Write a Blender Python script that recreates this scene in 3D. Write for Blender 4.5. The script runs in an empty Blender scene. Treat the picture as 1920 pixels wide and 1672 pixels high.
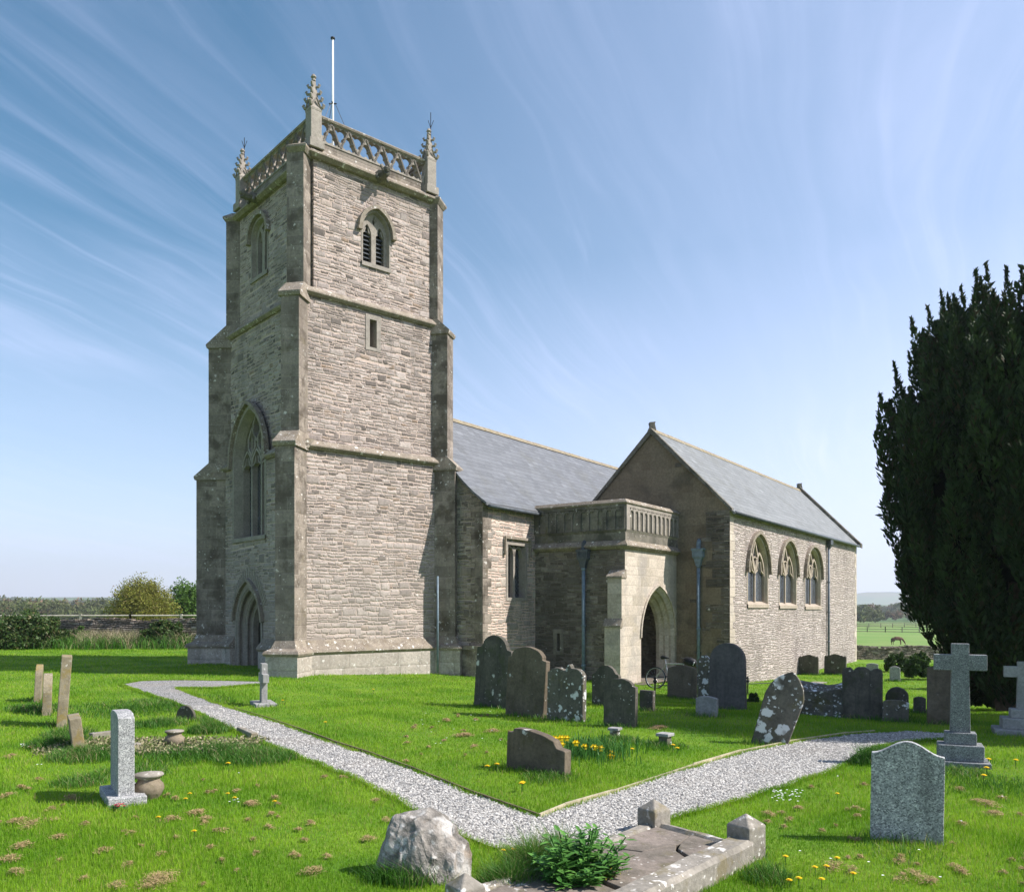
import bpy, bmesh, math, random
import numpy as np
from mathutils import Vector, Matrix
random.seed(7); rng = np.random.default_rng(7)
sc = bpy.context.scene
COL = sc.collection
PI = math.pi; R = math.radians

# ------------------------------------------------------------------ camera, sky, sun, exposure
FPX = 1577.0; CX = 960.0; HY = 1140.0; EYE = 2.0        # focal length and horizon of the 1920 px wide photograph
cam = bpy.data.objects.new('camera', bpy.data.cameras.new('camera')); COL.objects.link(cam); sc.camera = cam
cam.location = (0, 0, EYE); cam.rotation_euler = (R(90), 0, 0)
cam.data.sensor_width = 36; cam.data.lens = 36*FPX/1920; cam.data.shift_y = (HY-836)/1920
cam.data.clip_end = 30000; cam.data.clip_start = .1
SUN = Vector((1.0, -.16, 1.0)).normalized()
sun = bpy.data.objects.new('sun', bpy.data.lights.new('sun', 'SUN')); COL.objects.link(sun)
sun.data.energy = 5.0; sun.data.angle = R(.55); sun.data.color = (1, .96, .90)
sun.rotation_euler = SUN.to_track_quat('Z', 'Y').to_euler()
W = bpy.data.worlds.new('World'); sc.world = W; W.use_nodes = True
wn = W.node_tree; wn.nodes.clear()
def wadd(t, **k):
    n = wn.nodes.new(t)
    for a, b in k.items(): setattr(n, a, b)
    return n
sky = wadd('ShaderNodeTexSky', sky_type='NISHITA', sun_disc=False, sun_elevation=math.asin(SUN.z),
           sun_rotation=math.atan2(SUN.x, SUN.y), air_density=1.0, dust_density=.6, ozone_density=1.6, altitude=50)
tc = wadd('ShaderNodeTexCoord')
sep = wadd('ShaderNodeSeparateXYZ'); wn.links.new(tc.outputs['Generated'], sep.inputs[0])
def wmath(op, a, b=None, c=None, clamp=False):
    n = wadd('ShaderNodeMath', operation=op, use_clamp=clamp)
    for i, v in enumerate((a, b, c)):
        if v is None: continue
        if isinstance(v, (int, float)): n.inputs[i].default_value = v
        else: wn.links.new(v, n.inputs[i])
    return n.outputs[0]
# cirrus laid on a plane high overhead: direction / height
zz = wmath('MAXIMUM', sep.outputs[2], .04)
zz = wmath('ADD', zz, .16)
cu = wmath('DIVIDE', sep.outputs[0], zz); cv = wmath('DIVIDE', sep.outputs[1], zz)
cmb = wadd('ShaderNodeCombineXYZ'); wn.links.new(cu, cmb.inputs[0]); wn.links.new(cv, cmb.inputs[1])
wz = wadd('ShaderNodeTexNoise'); wz.inputs['Scale'].default_value = .8; wz.inputs['Detail'].default_value = 3; wn.links.new(cmb.outputs[0], wz.inputs['Vector'])
wsc = wadd('ShaderNodeVectorMath', operation='SCALE'); wsc.inputs['Scale'].default_value = .32; wn.links.new(wz.outputs[1], wsc.inputs[0])
wad = wadd('ShaderNodeVectorMath', operation='ADD'); wn.links.new(cmb.outputs[0], wad.inputs[0]); wn.links.new(wsc.outputs[0], wad.inputs[1]); cmb = wad
def cirrus(rot, sx, sy, scale, lo, hi, det=7, dist=.6, off=0):
    mp = wadd('ShaderNodeMapping'); mp.inputs['Rotation'].default_value = (0, 0, rot)
    mp.inputs['Location'].default_value = (off, off*.7, 0)
    mp2 = wadd('ShaderNodeMapping'); mp2.inputs['Scale'].default_value = (sx, sy, 1)
    wn.links.new(cmb.outputs[0], mp.inputs[0]); wn.links.new(mp.outputs[0], mp2.inputs[0])
    nz = wadd('ShaderNodeTexNoise'); nz.inputs['Scale'].default_value = scale; nz.inputs['Detail'].default_value = det
    nz.inputs['Distortion'].default_value = dist; nz.inputs['Roughness'].default_value = .55
    wn.links.new(mp2.outputs[0], nz.inputs['Vector'])
    mr = wadd('ShaderNodeMapRange', interpolation_type='SMOOTHSTEP'); mr.inputs[1].default_value = lo; mr.inputs[2].default_value = hi
    wn.links.new(nz.outputs[0], mr.inputs[0]); return mr.outputs[0]
c1 = cirrus(R(-62), .36, 1.9, 1.2, .38, .80, 10, 1.6)
c2 = cirrus(R(-50), .6, 1.1, .7, .40, .68, 5, .6, 3.3)
c3 = cirrus(R(-68), .42, 6.0, 1.5, .42, .80, 12, 2.4, 7.1)
cl = wmath('MULTIPLY', wmath('ADD', wmath('MULTIPLY', c1, .7), wmath('MULTIPLY', c3, .34)), wmath('ADD', wmath('MULTIPLY', c2, .8), .2))
veil = wmath('MULTIPLY', wmath('ADD', sep.outputs[0], .25, clamp=True), .50)      # thin milky veil thicker towards the sun side
low = wmath('MULTIPLY', wmath('SUBTRACT', 1, wmath('MULTIPLY', sep.outputs[2], 2.6), clamp=True), .58)     # pale air near the horizon
cl = wmath('ADD', wmath('MULTIPLY', cl, .42), wmath('ADD', veil, low), clamp=True)
mix = wadd('ShaderNodeMix', data_type='RGBA'); wn.links.new(cl, mix.inputs[0])
hsv = wadd('ShaderNodeHueSaturation'); hsv.inputs['Saturation'].default_value = 1.28; hsv.inputs['Hue'].default_value = .486; hsv.inputs['Value'].default_value = 1.08
wn.links.new(sky.outputs[0], hsv.inputs['Color'])
wn.links.new(hsv.outputs[0], mix.inputs[6]); mix.inputs[7].default_value = (7.1, 7.7, 11.0, 1)
bg = wadd('ShaderNodeBackground'); bg.inputs[1].default_value = .083
wn.links.new(mix.outputs[2], bg.inputs[0])
wo = wadd('ShaderNodeOutputWorld'); wn.links.new(bg.outputs[0], wo.inputs[0])
sc.render.engine = 'CYCLES'
sc.view_settings.view_transform = 'Standard'; sc.view_settings.look = 'None'; sc.view_settings.gamma = 1
sc.view_settings.exposure = 0.74

# ------------------------------------------------------------------ terrain and pixel helpers
def sm(a, b, x):
    t = np.clip((x-a)/(b-a), 0, 1); return t*t*(3-2*t)
def zg(x, y):
    """height of the ground, numpy friendly"""
    x = np.asarray(x, float); y = np.asarray(y, float)
    k = sm(14, 25, y)
    z = k*np.clip(.12-.058*(x+5.5), -.80, .16)
    z = z + .035*np.sin(x*.9+1.3)*np.sin(y*.7)*sm(3, 8, y)*(1-sm(20, 24, y))
    wall = 43 + sm(-5, 10, x)*5
    f = sm(0, 75, y-wall)
    z = z*(1-f) - 4.6*f
    r = np.hypot(x, y)
    far = sm(500, 3000, r)
    hill = far*(2.0+4.6+ 34*sm(.05, -.45, x/np.maximum(y, 1)) + 9*np.sin(x*.0021+.5) + 4*np.sin(x*.006+2) + 5*np.sin(y*.003))
    hill = hill + 95*np.exp(-((x-1900)/420)**2-((y-4300)/700)**2)
    return z + hill
def G(px, py):
    """ground point seen at a photograph pixel"""
    dx = (px-CX)/FPX; dz = (HY-py)/FPX
    y = 3.0
    while y < 400:
        if EYE+dz*y <= float(zg(dx*y, y)): break
        y += .25 if y < 40 else 1
    a, b = max(y-1.0, 2), y
    for _ in range(30):
        m = (a+b)/2
        if EYE+dz*m <= float(zg(dx*m, m)): b = m
        else: a = m
    return Vector((dx*b, b, float(zg(dx*b, b))))
def at(px, py, y): return Vector(((px-CX)/FPX*y, y, EYE+(HY-py)/FPX*y))

# ------------------------------------------------------------------ object helpers
def tag(o, label=None, cat=None, group=None, kind=None):
    if label: o['label'] = label
    if cat: o['category'] = cat
    if group: o['group'] = group
    if kind: o['kind'] = kind
    return o
def empty(name, loc=(0, 0, 0), rz=0):
    o = bpy.data.objects.new(name, None); COL.objects.link(o); o.location = loc; o.rotation_euler = (0, 0, rz)
    o.empty_display_size = .2; return o
def copy_tree(o, parent=None):
    c = o.copy(); COL.objects.link(c); c.parent = parent
    for ch in [q for q in COL.objects if q.parent == o]: copy_tree(ch, c)
    return c
class MB:
    def __init__(s): s.v = []; s.f = []
    def add(s, vs, fs):
        n = len(s.v); s.v += [tuple(v) for v in vs]; s.f += [tuple(i+n for i in f) for f in fs]; return s
    def box(s, c, size, rz=0, M=None):
        hx, hy, hz = size[0]/2, size[1]/2, size[2]/2
        vs = [Vector((x, y, z)) for z in (-hz, hz) for x, y in ((-hx, -hy), (hx, -hy), (hx, hy), (-hx, hy))]
        m = Matrix.Rotation(rz, 4, 'Z') if M is None else M
        vs = [m @ v + Vector(c) for v in vs]
        return s.add(vs, [(0, 3, 2, 1), (4, 5, 6, 7), (0, 1, 5, 4), (1, 2, 6, 5), (2, 3, 7, 6), (3, 0, 4, 7)])
    def prism(s, pts, d):
        """closed 3D polygon pushed by vector d"""
        n = len(pts); vs = [Vector(p) for p in pts]; d = Vector(d); vs += [v+d for v in vs]
        fs = [tuple(range(n))[::-1], tuple(range(n, 2*n))]
        fs += [(i, (i+1) % n, (i+1) % n+n, i+n) for i in range(n)]
        return s.add(vs, fs)
    def tube(s, pts, r, n=8, closed=False):
        pts = [Vector(p) for p in pts]; k = len(pts)
        rs = r if isinstance(r, (list, tuple)) else [r]*k
        vs = []; up = Vector((0, 0, 1)); prev = None
        for i, p in enumerate(pts):
            a = pts[i-1] if (i > 0 or closed) else p; b = pts[(i+1) % k] if (i < k-1 or closed) else p
            t = (b-a).normalized()
            if prev is None:
                x = t.cross(up);
                if x.length < .1: x = t.cross(Vector((1, 0, 0)))
            else: x = prev - t*prev.dot(t)
            x.normalize(); prev = x.copy(); y = t.cross(x)
            vs += [p + (x*math.cos(q)+y*math.sin(q))*rs[i] for q in [2*PI*j/n for j in range(n)]]
        fs = []
        for i in range(k if closed else k-1):
            j = (i+1) % k
            fs += [(i*n+q, i*n+(q+1) % n, j*n+(q+1) % n, j*n+q) for q in range(n)]
        if not closed: fs += [tuple(range(n))[::-1], tuple(range((k-1)*n, k*n))]
        return s.add(vs, fs)
    def lathe(s, prof, n=24, c=(0, 0, 0)):
        vs = []
        for r, z in prof: vs += [(c[0]+r*math.cos(2*PI*j/n), c[1]+r*math.sin(2*PI*j/n), c[2]+z) for j in range(n)]
        fs = [(i*n+j, i*n+(j+1) % n, (i+1)*n+(j+1) % n, (i+1)*n+j) for i in range(len(prof)-1) for j in range(n)]
        fs += [tuple(range(n))[::-1], tuple(range((len(prof)-1)*n, len(prof)*n))]
        return s.add(vs, fs)
    def build(s, name, mat, parent=None, smooth=False, bevel=0, fix=True):
        me = bpy.data.meshes.new(name); me.from_pydata(s.v, [], s.f)
        me.validate()
        if fix:
            bm = bmesh.new(); bm.from_mesh(me); bmesh.ops.recalc_face_normals(bm, faces=bm.faces[:]); bm.to_mesh(me); bm.free()
        me.materials.append(mat)
        if smooth: me.shade_smooth()
        o = bpy.data.objects.new(name, me); COL.objects.link(o); o.parent = parent
        if bevel:
            m = o.modifiers.new('bevel', 'BEVEL'); m.width = bevel; m.segments = 2; m.limit_method = 'ANGLE'; m.angle_limit = R(35)
        return o
def mesh_np(name, V, F, mat, parent=None, smooth=False, cols=None):
    """V (n,3), F (m,k) arrays"""
    me = bpy.data.meshes.new(name); k = F.shape[1]
    me.vertices.add(len(V)); me.vertices.foreach_set('co', np.ascontiguousarray(V, np.float32).ravel())
    me.loops.add(F.size); me.loops.foreach_set('vertex_index', F.astype(np.int32).ravel())
    me.polygons.add(len(F)); me.polygons.foreach_set('loop_start', np.arange(0, F.size, k, dtype=np.int32))
    me.update(calc_edges=True)
    if cols is not None:
        ca = me.color_attributes.new('tint', 'FLOAT_COLOR', 'POINT')
        c4 = np.ones((len(V), 4), np.float32); c4[:, :cols.shape[1]] = cols; ca.data.foreach_set('color', c4.ravel())
    me.materials.append(mat)
    if smooth: me.shade_smooth()
    o = bpy.data.objects.new(name, me); COL.objects.link(o); o.parent = parent; return o

# ------------------------------------------------------------------ materials
def N_ADD(s, vo, vec, scale):
    sp = s.n('ShaderNodeSeparateColor'); s.l(vo.outputs['Color'], sp.inputs[0])     # spots of very different size
    return s.math('ADD', vo.outputs['Distance'], s.math('MULTIPLY', sp.outputs[0], .16))
class NT:
    def __init__(s, name):
        s.m = bpy.data.materials.new(name); s.m.use_nodes = True; s.t = s.m.node_tree
        s.b = s.t.nodes['Principled BSDF']; s.b.inputs['Specular IOR Level'].default_value = .25
    def n(s, t, **k):
        nd = s.t.nodes.new(t)
        for a, b in k.items(): setattr(nd, a, b)
        return nd
    def l(s, a, b): s.t.links.new(a, b)
    def put(s, sock, v):
        if isinstance(v, (int, float)): sock.default_value = v
        elif isinstance(v, (tuple, list)): sock.default_value = tuple(v) + ((1,) if len(v) == 3 and len(sock.default_value) == 4 else ())
        else: s.l(v, sock)
    def math(s, op, a, b=None, c=None, clamp=False):
        nd = s.n('ShaderNodeMath', operation=op, use_clamp=clamp)
        for i, v in enumerate((a, b, c)):
            if v is not None: s.put(nd.inputs[i], v)
        return nd.outputs[0]
    def vmath(s, op, a, b=None, out=0):
        nd = s.n('ShaderNodeVectorMath', operation=op)
        for i, v in enumerate((a, b)):
            if v is not None: s.put(nd.inputs[i], v)
        return nd.outputs[out]
    def noise(s, vec, scale, det=4, rough=.55, out=0, dist=0, dim='3D'):
        nd = s.n('ShaderNodeTexNoise', noise_dimensions=dim)
        if dim == '1D': s.put(nd.inputs['W'], vec)
        elif vec is not None: s.l(vec, nd.inputs['Vector'])
        nd.inputs['Scale'].default_value = scale; nd.inputs['Detail'].default_value = det
        nd.inputs['Roughness'].default_value = rough; nd.inputs['Distortion'].default_value = dist
        return nd.outputs[out]
    def ss(s, v, lo, hi, a=0, b=1):
        nd = s.n('ShaderNodeMapRange', interpolation_type='SMOOTHSTEP'); s.put(nd.inputs[0], v)
        nd.inputs[1].default_value = lo; nd.inputs[2].default_value = hi; nd.inputs[3].default_value = a; nd.inputs[4].default_value = b
        return nd.outputs[0]
    def mix(s, f, a, b, blend='MIX'):
        nd = s.n('ShaderNodeMix', data_type='RGBA', blend_type=blend)
        s.put(nd.inputs[0], f); s.put(nd.inputs[6], a); s.put(nd.inputs[7], b); return nd.outputs[2]
    def ramp(s, v, stops, interp='LINEAR'):
        nd = s.n('ShaderNodeValToRGB'); r = nd.color_ramp; r.interpolation = interp
        while len(r.elements) < len(stops): r.elements.new(.5)
        for e, (p, c) in zip(r.elements, stops): e.position = p; e.color = tuple(c)+(1,)
        s.put(nd.inputs[0], v); return nd.outputs[0]
    def bump(s, h, strength=.6, dist=.02, nrm=None):
        nd = s.n('ShaderNodeBump'); nd.inputs['Strength'].default_value = strength; nd.inputs['Distance'].default_value = dist
        s.l(h, nd.inputs['Height'])
        if nrm is not None: s.l(nrm, nd.inputs['Normal'])
        return nd.outputs[0]
    def done(s, col=None, rough=.85, nrm=None, metal=0):
        if col is not None: s.put(s.b.inputs['Base Color'], col)
        s.put(s.b.inputs['Roughness'], rough); s.b.inputs['Metallic'].default_value = metal
        if nrm is not None: s.l(nrm, s.b.inputs['Normal'])
        return s.m
    def pos(s): return s.n('ShaderNodeNewGeometry').outputs['Position']
    def obj(s): return s.n('ShaderNodeTexCoord').outputs['Object']
    def lichen(s, vec, col, c, scale, lo, hi, dens=.5, dens_scale=1.0):
        """blotches of lichen with ragged edges"""
        w = s.vmath('ADD', vec, s.vmath('SCALE', s.noise(vec, scale*2.2, 3, out=1), None))
        sc_ = w.node; sc_.inputs[1].links[0].from_node.inputs['Scale'].default_value = .95/scale
        vo = s.n('ShaderNodeTexVoronoi', feature='F1'); vo.inputs['Scale'].default_value = scale; s.l(w, vo.inputs['Vector'])
        a = s.ss(N_ADD(s, vo, vec, scale), hi, lo); b = s.ss(s.noise(vec, dens_scale*1.7, 3), dens-.02, dens+.07)
        return s.mix(s.math('MULTIPLY', a, b), col, c)

def wallcoords(N):
    g = N.n('ShaderNodeNewGeometry'); nrm = g.outputs['True Normal']; P = g.outputs['Position']
    T = N.vmath('NORMALIZE', N.vmath('CROSS_PRODUCT', (0.0013, 0.0021, 1.0), nrm))
    B = N.vmath('CROSS_PRODUCT', nrm, T)
    return N.vmath('DOT_PRODUCT', P, T, out=1), N.vmath('DOT_PRODUCT', P, B, out=1), P
def masonry(name, ch, sw, stops, mortar, mw=.02, warp=.05, big=.78, bumpd=.03, stain=(.10, .095, .08), stain_a=.5, stain_lo=.55, stain_s=.6,
            moss=None, lich=.0, rough=.9, jit=.9, ragged=.016, low=None, zone=(.95, .42)):
    N = NT(name); u, v, P = wallcoords(N)
    wv = N.math('MULTIPLY', N.math('SUBTRACT', N.noise(P, .9, 2), .5), warp*4)
    fine = N.math('MULTIPLY', N.math('SUBTRACT', N.noise(P, 6.5, 2), .5), ragged*4)
    fine2 = N.math('MULTIPLY', N.math('SUBTRACT', N.noise(N.vmath('ADD', P, (9.1, 3.3, 5.7)), 5.5, 2), .5), ragged*6)
    v2 = N.math('ADD', v, N.math('ADD', wv, fine)); u2 = N.math('ADD', u, fine2)
    vh = N.math('DIVIDE', v2, ch)
    vh = N.math('ADD', vh, N.math('MULTIPLY', N.noise(vh, .37, 2, dim='1D'), jit*1.3))      # courses of uneven height
    zd = None
    if big < 1:      # the courses break and change height from patch to patch
        cz = N.n('ShaderNodeCombineXYZ'); N.l(N.math('DIVIDE', u2, zone[0]), cz.inputs[0]); N.l(N.math('DIVIDE', v2, zone[1]), cz.inputs[1])
        zf = N.n('ShaderNodeTexVoronoi', feature='F1', voronoi_dimensions='2D', distance='MANHATTAN'); zf.inputs['Scale'].default_value = 1; N.l(cz.outputs[0], zf.inputs['Vector'])
        sz = N.n('ShaderNodeSeparateColor'); N.l(zf.outputs['Color'], sz.inputs[0])
        vh = N.math('ADD', N.math('MULTIPLY', vh, N.math('ADD', .62, N.math('MULTIPLY', sz.outputs[0], .85))), N.math('MULTIPLY', sz.outputs[1], 37))
        u2 = N.math('ADD', u2, N.math('MULTIPLY', sz.outputs[2], 11))
    def layout(mul):
        q = N.math('DIVIDE', vh, mul); row = N.math('FLOOR', q); fr = N.math('FRACT', q)
        w = N.math('ADD', N.math('DIVIDE', u2, sw*(1+.35*(mul-1))), N.math('MULTIPLY', row, 17.37))
        e = N.n('ShaderNodeTexVoronoi', voronoi_dimensions='1D', feature='DISTANCE_TO_EDGE'); N.l(w, e.inputs['W']); e.inputs['Scale'].default_value = 1
        f = N.n('ShaderNodeTexVoronoi', voronoi_dimensions='1D', feature='F1'); N.l(w, f.inputs['W']); f.inputs['Scale'].default_value = 1
        dc = N.math('MULTIPLY', e.outputs['Distance'], sw)
        dr = N.math('MULTIPLY', N.math('MINIMUM', fr, N.math('SUBTRACT', 1, fr)), ch*mul*.8)
        wn_ = N.n('ShaderNodeTexWhiteNoise', noise_dimensions='2D')
        cb = N.n('ShaderNodeCombineXYZ'); N.l(f.outputs['W'], cb.inputs[0]); N.l(row, cb.inputs[1]); N.l(cb.outputs[0], wn_.inputs['Vector'])
        return N.math('MINIMUM', dc, dr), wn_.outputs['Value'], wn_.outputs['Color']
    d, r1, rc = layout(1)
    if big < 1:
        d2, r2, rc2 = layout(2)
        k = N.math('GREATER_THAN', r2, big)
        nd = N.n('ShaderNodeMix', data_type='FLOAT'); N.l(k, nd.inputs[0]); N.l(d, nd.inputs[2]); N.l(d2, nd.inputs[3]); d = nd.outputs[0]
        nd = N.n('ShaderNodeMix', data_type='FLOAT'); N.l(k, nd.inputs[0]); N.l(r1, nd.inputs[2])
        N.l(N.math('FRACT', N.math('MULTIPLY', r2, 13.7)), nd.inputs[3]); r1 = nd.outputs[0]
    d = N.math('ADD', d, N.math('MULTIPLY', N.math('SUBTRACT', N.noise(P, 22, 3), .5), mw*1.1))
    m = N.ss(d, mw*.35, mw*.95)
    n1 = N.noise(P, 14, 5, .65)
    stone = N.ramp(r1, stops)
    stone = N.mix(.55, stone, N.ramp(n1, [(.25, (.35, .34, .32)), (.5, (.9, .9, .9)), (.75, (1.45, 1.42, 1.38))]), 'MULTIPLY')
    big_n = N.noise(P, stain_s, 5, .6)
    col = N.mix(m, mortar, stone)
    st = N.math('MULTIPLY', N.ss(big_n, stain_lo, stain_lo+.18), stain_a)
    col = N.mix(st, col, stain)
    cs_ = N.n('ShaderNodeCombineXYZ'); N.l(N.math('MULTIPLY', u, 1.6), cs_.inputs[0]); N.l(N.math('MULTIPLY', v, .16), cs_.inputs[1])     # rain streaks
    col = N.mix(N.math('MULTIPLY', N.ss(N.noise(cs_.outputs[0], 1.0, 5, .6), .50, .72), .38), col, tuple(c*.75 for c in stain))
    pat = N.noise(N.vmath('ADD', P, (31, 7, 3)), .33, 3, .5)      # repairs and repointing
    col = N.mix(N.math('MULTIPLY', N.ss(pat, .54, .60), .22), col, mortar)
    speck = N.math('MULTIPLY', N.ss(N.noise(P, 30, 3, .7), .60, .68), .6)
    col = N.mix(N.math('MULTIPLY', speck, m), col, tuple(c*.35 for c in stops[0][1]))
    if moss: col = N.mix(N.math('MULTIPLY', N.ss(N.noise(P, 2.3, 5, .7), .56, .68), moss[3]), col, moss[:3])
    if lich:
        col = N.lichen(P, col, (.62, .60, .54), 5.5, .16, .30, 1-lich, 1.3)
        col = N.lichen(P, col, (.55, .54, .48), 13, .14, .28, 1-lich, 2.1)
    if low:
        sp = N.n('ShaderNodeSeparateXYZ'); N.l(P, sp.inputs[0]); f = N.ss(N.math('ADD', sp.outputs[2], N.math('MULTIPLY', n1, 1.2)), low[1], low[0])
        col = N.mix(N.math('MULTIPLY', f, low[3]), col, low[2])
    col = N.mix(1.0, col, (.985, .95, .97), 'MULTIPLY')
    h = N.math('ADD', N.math('MULTIPLY', m, N.math('ADD', .7, N.math('MULTIPLY', r1, .5))), N.math('MULTIPLY', n1, .35))
    h = N.math('ADD', h, N.math('MULTIPLY', N.ss(d, 0, .06), .35))
    return N.done(col, rough, N.bump(h, .9, bumpd))
def plain_stone(name, c1, c2, scale=6, bumpd=.01, lich=0, moss=None, lichc=(.62, .60, .54), rough=.9, local=True, speckle=0, streak=0, bl=(4.5, .18, .30), moss_lo=.52):
    N = NT(name); P = N.obj() if local else N.pos()
    if local:
        oi = N.n('ShaderNodeObjectInfo'); P = N.vmath('ADD', P, N.vmath('SCALE', oi.outputs['Location'], None)); P.node.inputs[1].links[0].from_node.inputs['Scale'].default_value = 3.7
    n1 = N.noise(P, scale, 6, .65); n2 = N.noise(P, scale*7, 5, .7)
    col = N.mix(N.ss(n1, .3, .7), c1, c2)
    col = N.mix(.6, col, N.ramp(n2, [(.25, (.45, .45, .45)), (.5, (.95, .95, .95)), (.75, (1.4, 1.4, 1.4))]), 'MULTIPLY')
    if speckle:
        vo = N.n('ShaderNodeTexVoronoi', feature='F1'); vo.inputs['Scale'].default_value = speckle; N.l(P, vo.inputs['Vector'])
        sp = N.n('ShaderNodeSeparateXYZ'); N.l(vo.outputs['Color'], sp.inputs[0])
        col = N.mix(.9, col, N.ramp(sp.outputs[0], [(0, (.28, .29, .30)), (.35, (.8, .82, .84)), (.7, (1.0, 1.02, 1.02)), (1, (1.75, 1.75, 1.7))]), 'MULTIPLY')
    if streak:
        mp = N.n('ShaderNodeMapping'); mp.inputs['Scale'].default_value = (9, 9, .8); N.l(P, mp.inputs[0])
        col = N.mix(N.math('MULTIPLY', N.ss(N.noise(mp.outputs[0], 1, 4, .6), .52, .70), streak), col, tuple(c*.35 for c in c1))
    if moss: col = N.mix(N.math('MULTIPLY', N.ss(N.noise(P, 3.1, 5, .7), moss_lo, moss_lo+.14), moss[3]), col, moss[:3])
    if lich:
        col = N.lichen(P, col, lichc, bl[0], bl[1], bl[2], 1-lich, 1.6)
        col = N.lichen(P, col, lichc, bl[0]*3.2, bl[1], bl[2], 1-lich*.93, 3.1)
    col = N.mix(1.0, col, (.99, .96, .98), 'MULTIPLY')
    h = N.math('ADD', N.math('MULTIPLY', n1, .8), N.math('MULTIPLY', n2, .6))
    return N.done(col, rough, N.bump(h, .8, bumpd))
def simple(name, c, rough=.6, metal=0, var=.25, scale=8, bump=0):
    N = NT(name); n = N.noise(N.obj(), scale, 5, .6)
    col = N.mix(N.ss(n, .3, .7), tuple(x*(1-var) for x in c), tuple(min(1, x*(1+var)) for x in c))
    return N.done(col, rough, N.bump(n, .6, bump) if bump else None, metal)
def leafmat(name, c1, c2, rough=.6, trans=.35, c3=None):
    N = NT(name)
    at_ = N.n('ShaderNodeAttribute', attribute_name='tint')
    sp = N.n('ShaderNodeSeparateColor'); N.l(at_.outputs['Color'], sp.inputs[0])
    col = N.mix(sp.outputs[0], c1, c2)
    if c3: col = N.mix(N.math('MULTIPLY', sp.outputs[1], 1.0), col, c3)
    N.done(col, rough); N.b.inputs['Specular IOR Level'].default_value = .2
    if trans:
        tr = N.n('ShaderNodeBsdfTranslucent'); N.l(col, tr.inputs[0]); ms = N.n('ShaderNodeMixShader'); ms.inputs[0].default_value = trans
        N.l(N.b.outputs[0], ms.inputs[1]); N.l(tr.outputs[0], ms.inputs[2]); N.l(ms.outputs[0], N.t.nodes['Material Output'].inputs[0])
    return N.m
M = {}
warm = [(0, (.115, .10, .085)), (.2, (.235, .20, .175)), (.55, (.35, .305, .27)), (.9, (.48, .42, .37)), (1, (.24, .175, .12))]
M['tower'] = masonry('tower_rubble', (.105), .29, warm, (.52, .42, .345), .018, .03, .82, .032, stain=(.19, .17, .145), stain_a=.45, stain_lo=.49, lich=.40,
                     low=(.8, 8.5, (.50, .45, .395), .28))
M['nave'] = masonry('nave_rubble', .105, .30, [(0, (.14, .125, .10)), (.5, (.28, .25, .205)), (1, (.42, .38, .31))], (.42, .36, .29), .018, .03, .8, .04, stain=(.13, .115, .09), stain_a=.55, stain_lo=.47, lich=.38)
M['navesouth'] = masonry('nave_south_rubble', .115, .34, [(0, (.30, .27, .23)), (.5, (.42, .37, .31)), (1, (.52, .46, .38))], (.66, .50, .40), .022, .03, .8, .03, stain_a=.2, lich=.2)
M['chapel'] = masonry('chapel_rubble', .085, .21, [(0, (.25, .22, .195)), (.4, (.39, .35, .315)), (1, (.54, .49, .44))], (.40, .34, .29), .016, .03, .9, .045, stain=(.19, .165, .14), stain_a=.5, stain_lo=.52, lich=.36, zone=(.5, .28))
M['ashlar'] = masonry('grey_ashlar', .34, .62, [(0, (.185, .16, .13)), (.5, (.24, .21, .17)), (1, (.31, .27, .22))], (.33, .285, .23), .008, .004, 1, .008, stain=(.085, .07, .052), stain_a=.8, stain_lo=.46, stain_s=1.8, lich=.48, ragged=.003, jit=.5, moss=(.13, .11, .05, .35))
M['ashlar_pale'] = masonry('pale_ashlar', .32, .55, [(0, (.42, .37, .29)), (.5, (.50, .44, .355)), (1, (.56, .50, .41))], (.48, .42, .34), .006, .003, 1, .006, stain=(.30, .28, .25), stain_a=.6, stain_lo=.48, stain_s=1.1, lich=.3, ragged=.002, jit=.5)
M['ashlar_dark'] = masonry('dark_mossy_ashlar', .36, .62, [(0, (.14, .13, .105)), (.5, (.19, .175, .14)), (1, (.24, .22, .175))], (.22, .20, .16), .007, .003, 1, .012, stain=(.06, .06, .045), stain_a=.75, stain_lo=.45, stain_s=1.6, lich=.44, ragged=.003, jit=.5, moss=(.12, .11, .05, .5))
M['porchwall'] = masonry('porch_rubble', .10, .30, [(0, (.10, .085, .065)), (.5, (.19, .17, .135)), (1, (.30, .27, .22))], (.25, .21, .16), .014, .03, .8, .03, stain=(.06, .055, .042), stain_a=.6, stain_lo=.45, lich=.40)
M['render'] = masonry('brown_lime_render', .30, .5, [(0, (.20, .155, .10)), (.5, (.23, .185, .125)), (1, (.26, .21, .14))], (.23, .185, .125), .003, .01, 1, .004, stain=(.10, .085, .06), stain_a=.7, stain_lo=.50, stain_s=1.2, lich=.1)
M['dressed'] = plain_stone('dressed_stone', (.25, .225, .19), (.33, .30, .25), 3, .008, lich=.38, moss=(.12, .10, .07, .2), local=False, bl=(7, .16, .28))
M['dressed_gold'] = plain_stone('golden_dressed_stone', (.32, .27, .205), (.42, .36, .28), 3, .006, lich=.3, local=False, bl=(7, .16, .28))
M['coping'] = plain_stone('lichened_coping', (.19, .16, .125), (.30, .26, .20), 4, .012, lich=.55, moss=(.16, .125, .07, .45), local=False, bl=(6, .2, .34))
M['plinth'] = masonry('whitish_plinth', .40, .8, [(0, (.36, .325, .275)), (1, (.50, .455, .39))], (.40, .35, .29), .007, .004, 1, .015, stain=(.17, .165, .14), stain_a=.7, stain_lo=.52, stain_s=2.2, lich=.62, ragged=.003, jit=.3)
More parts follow.
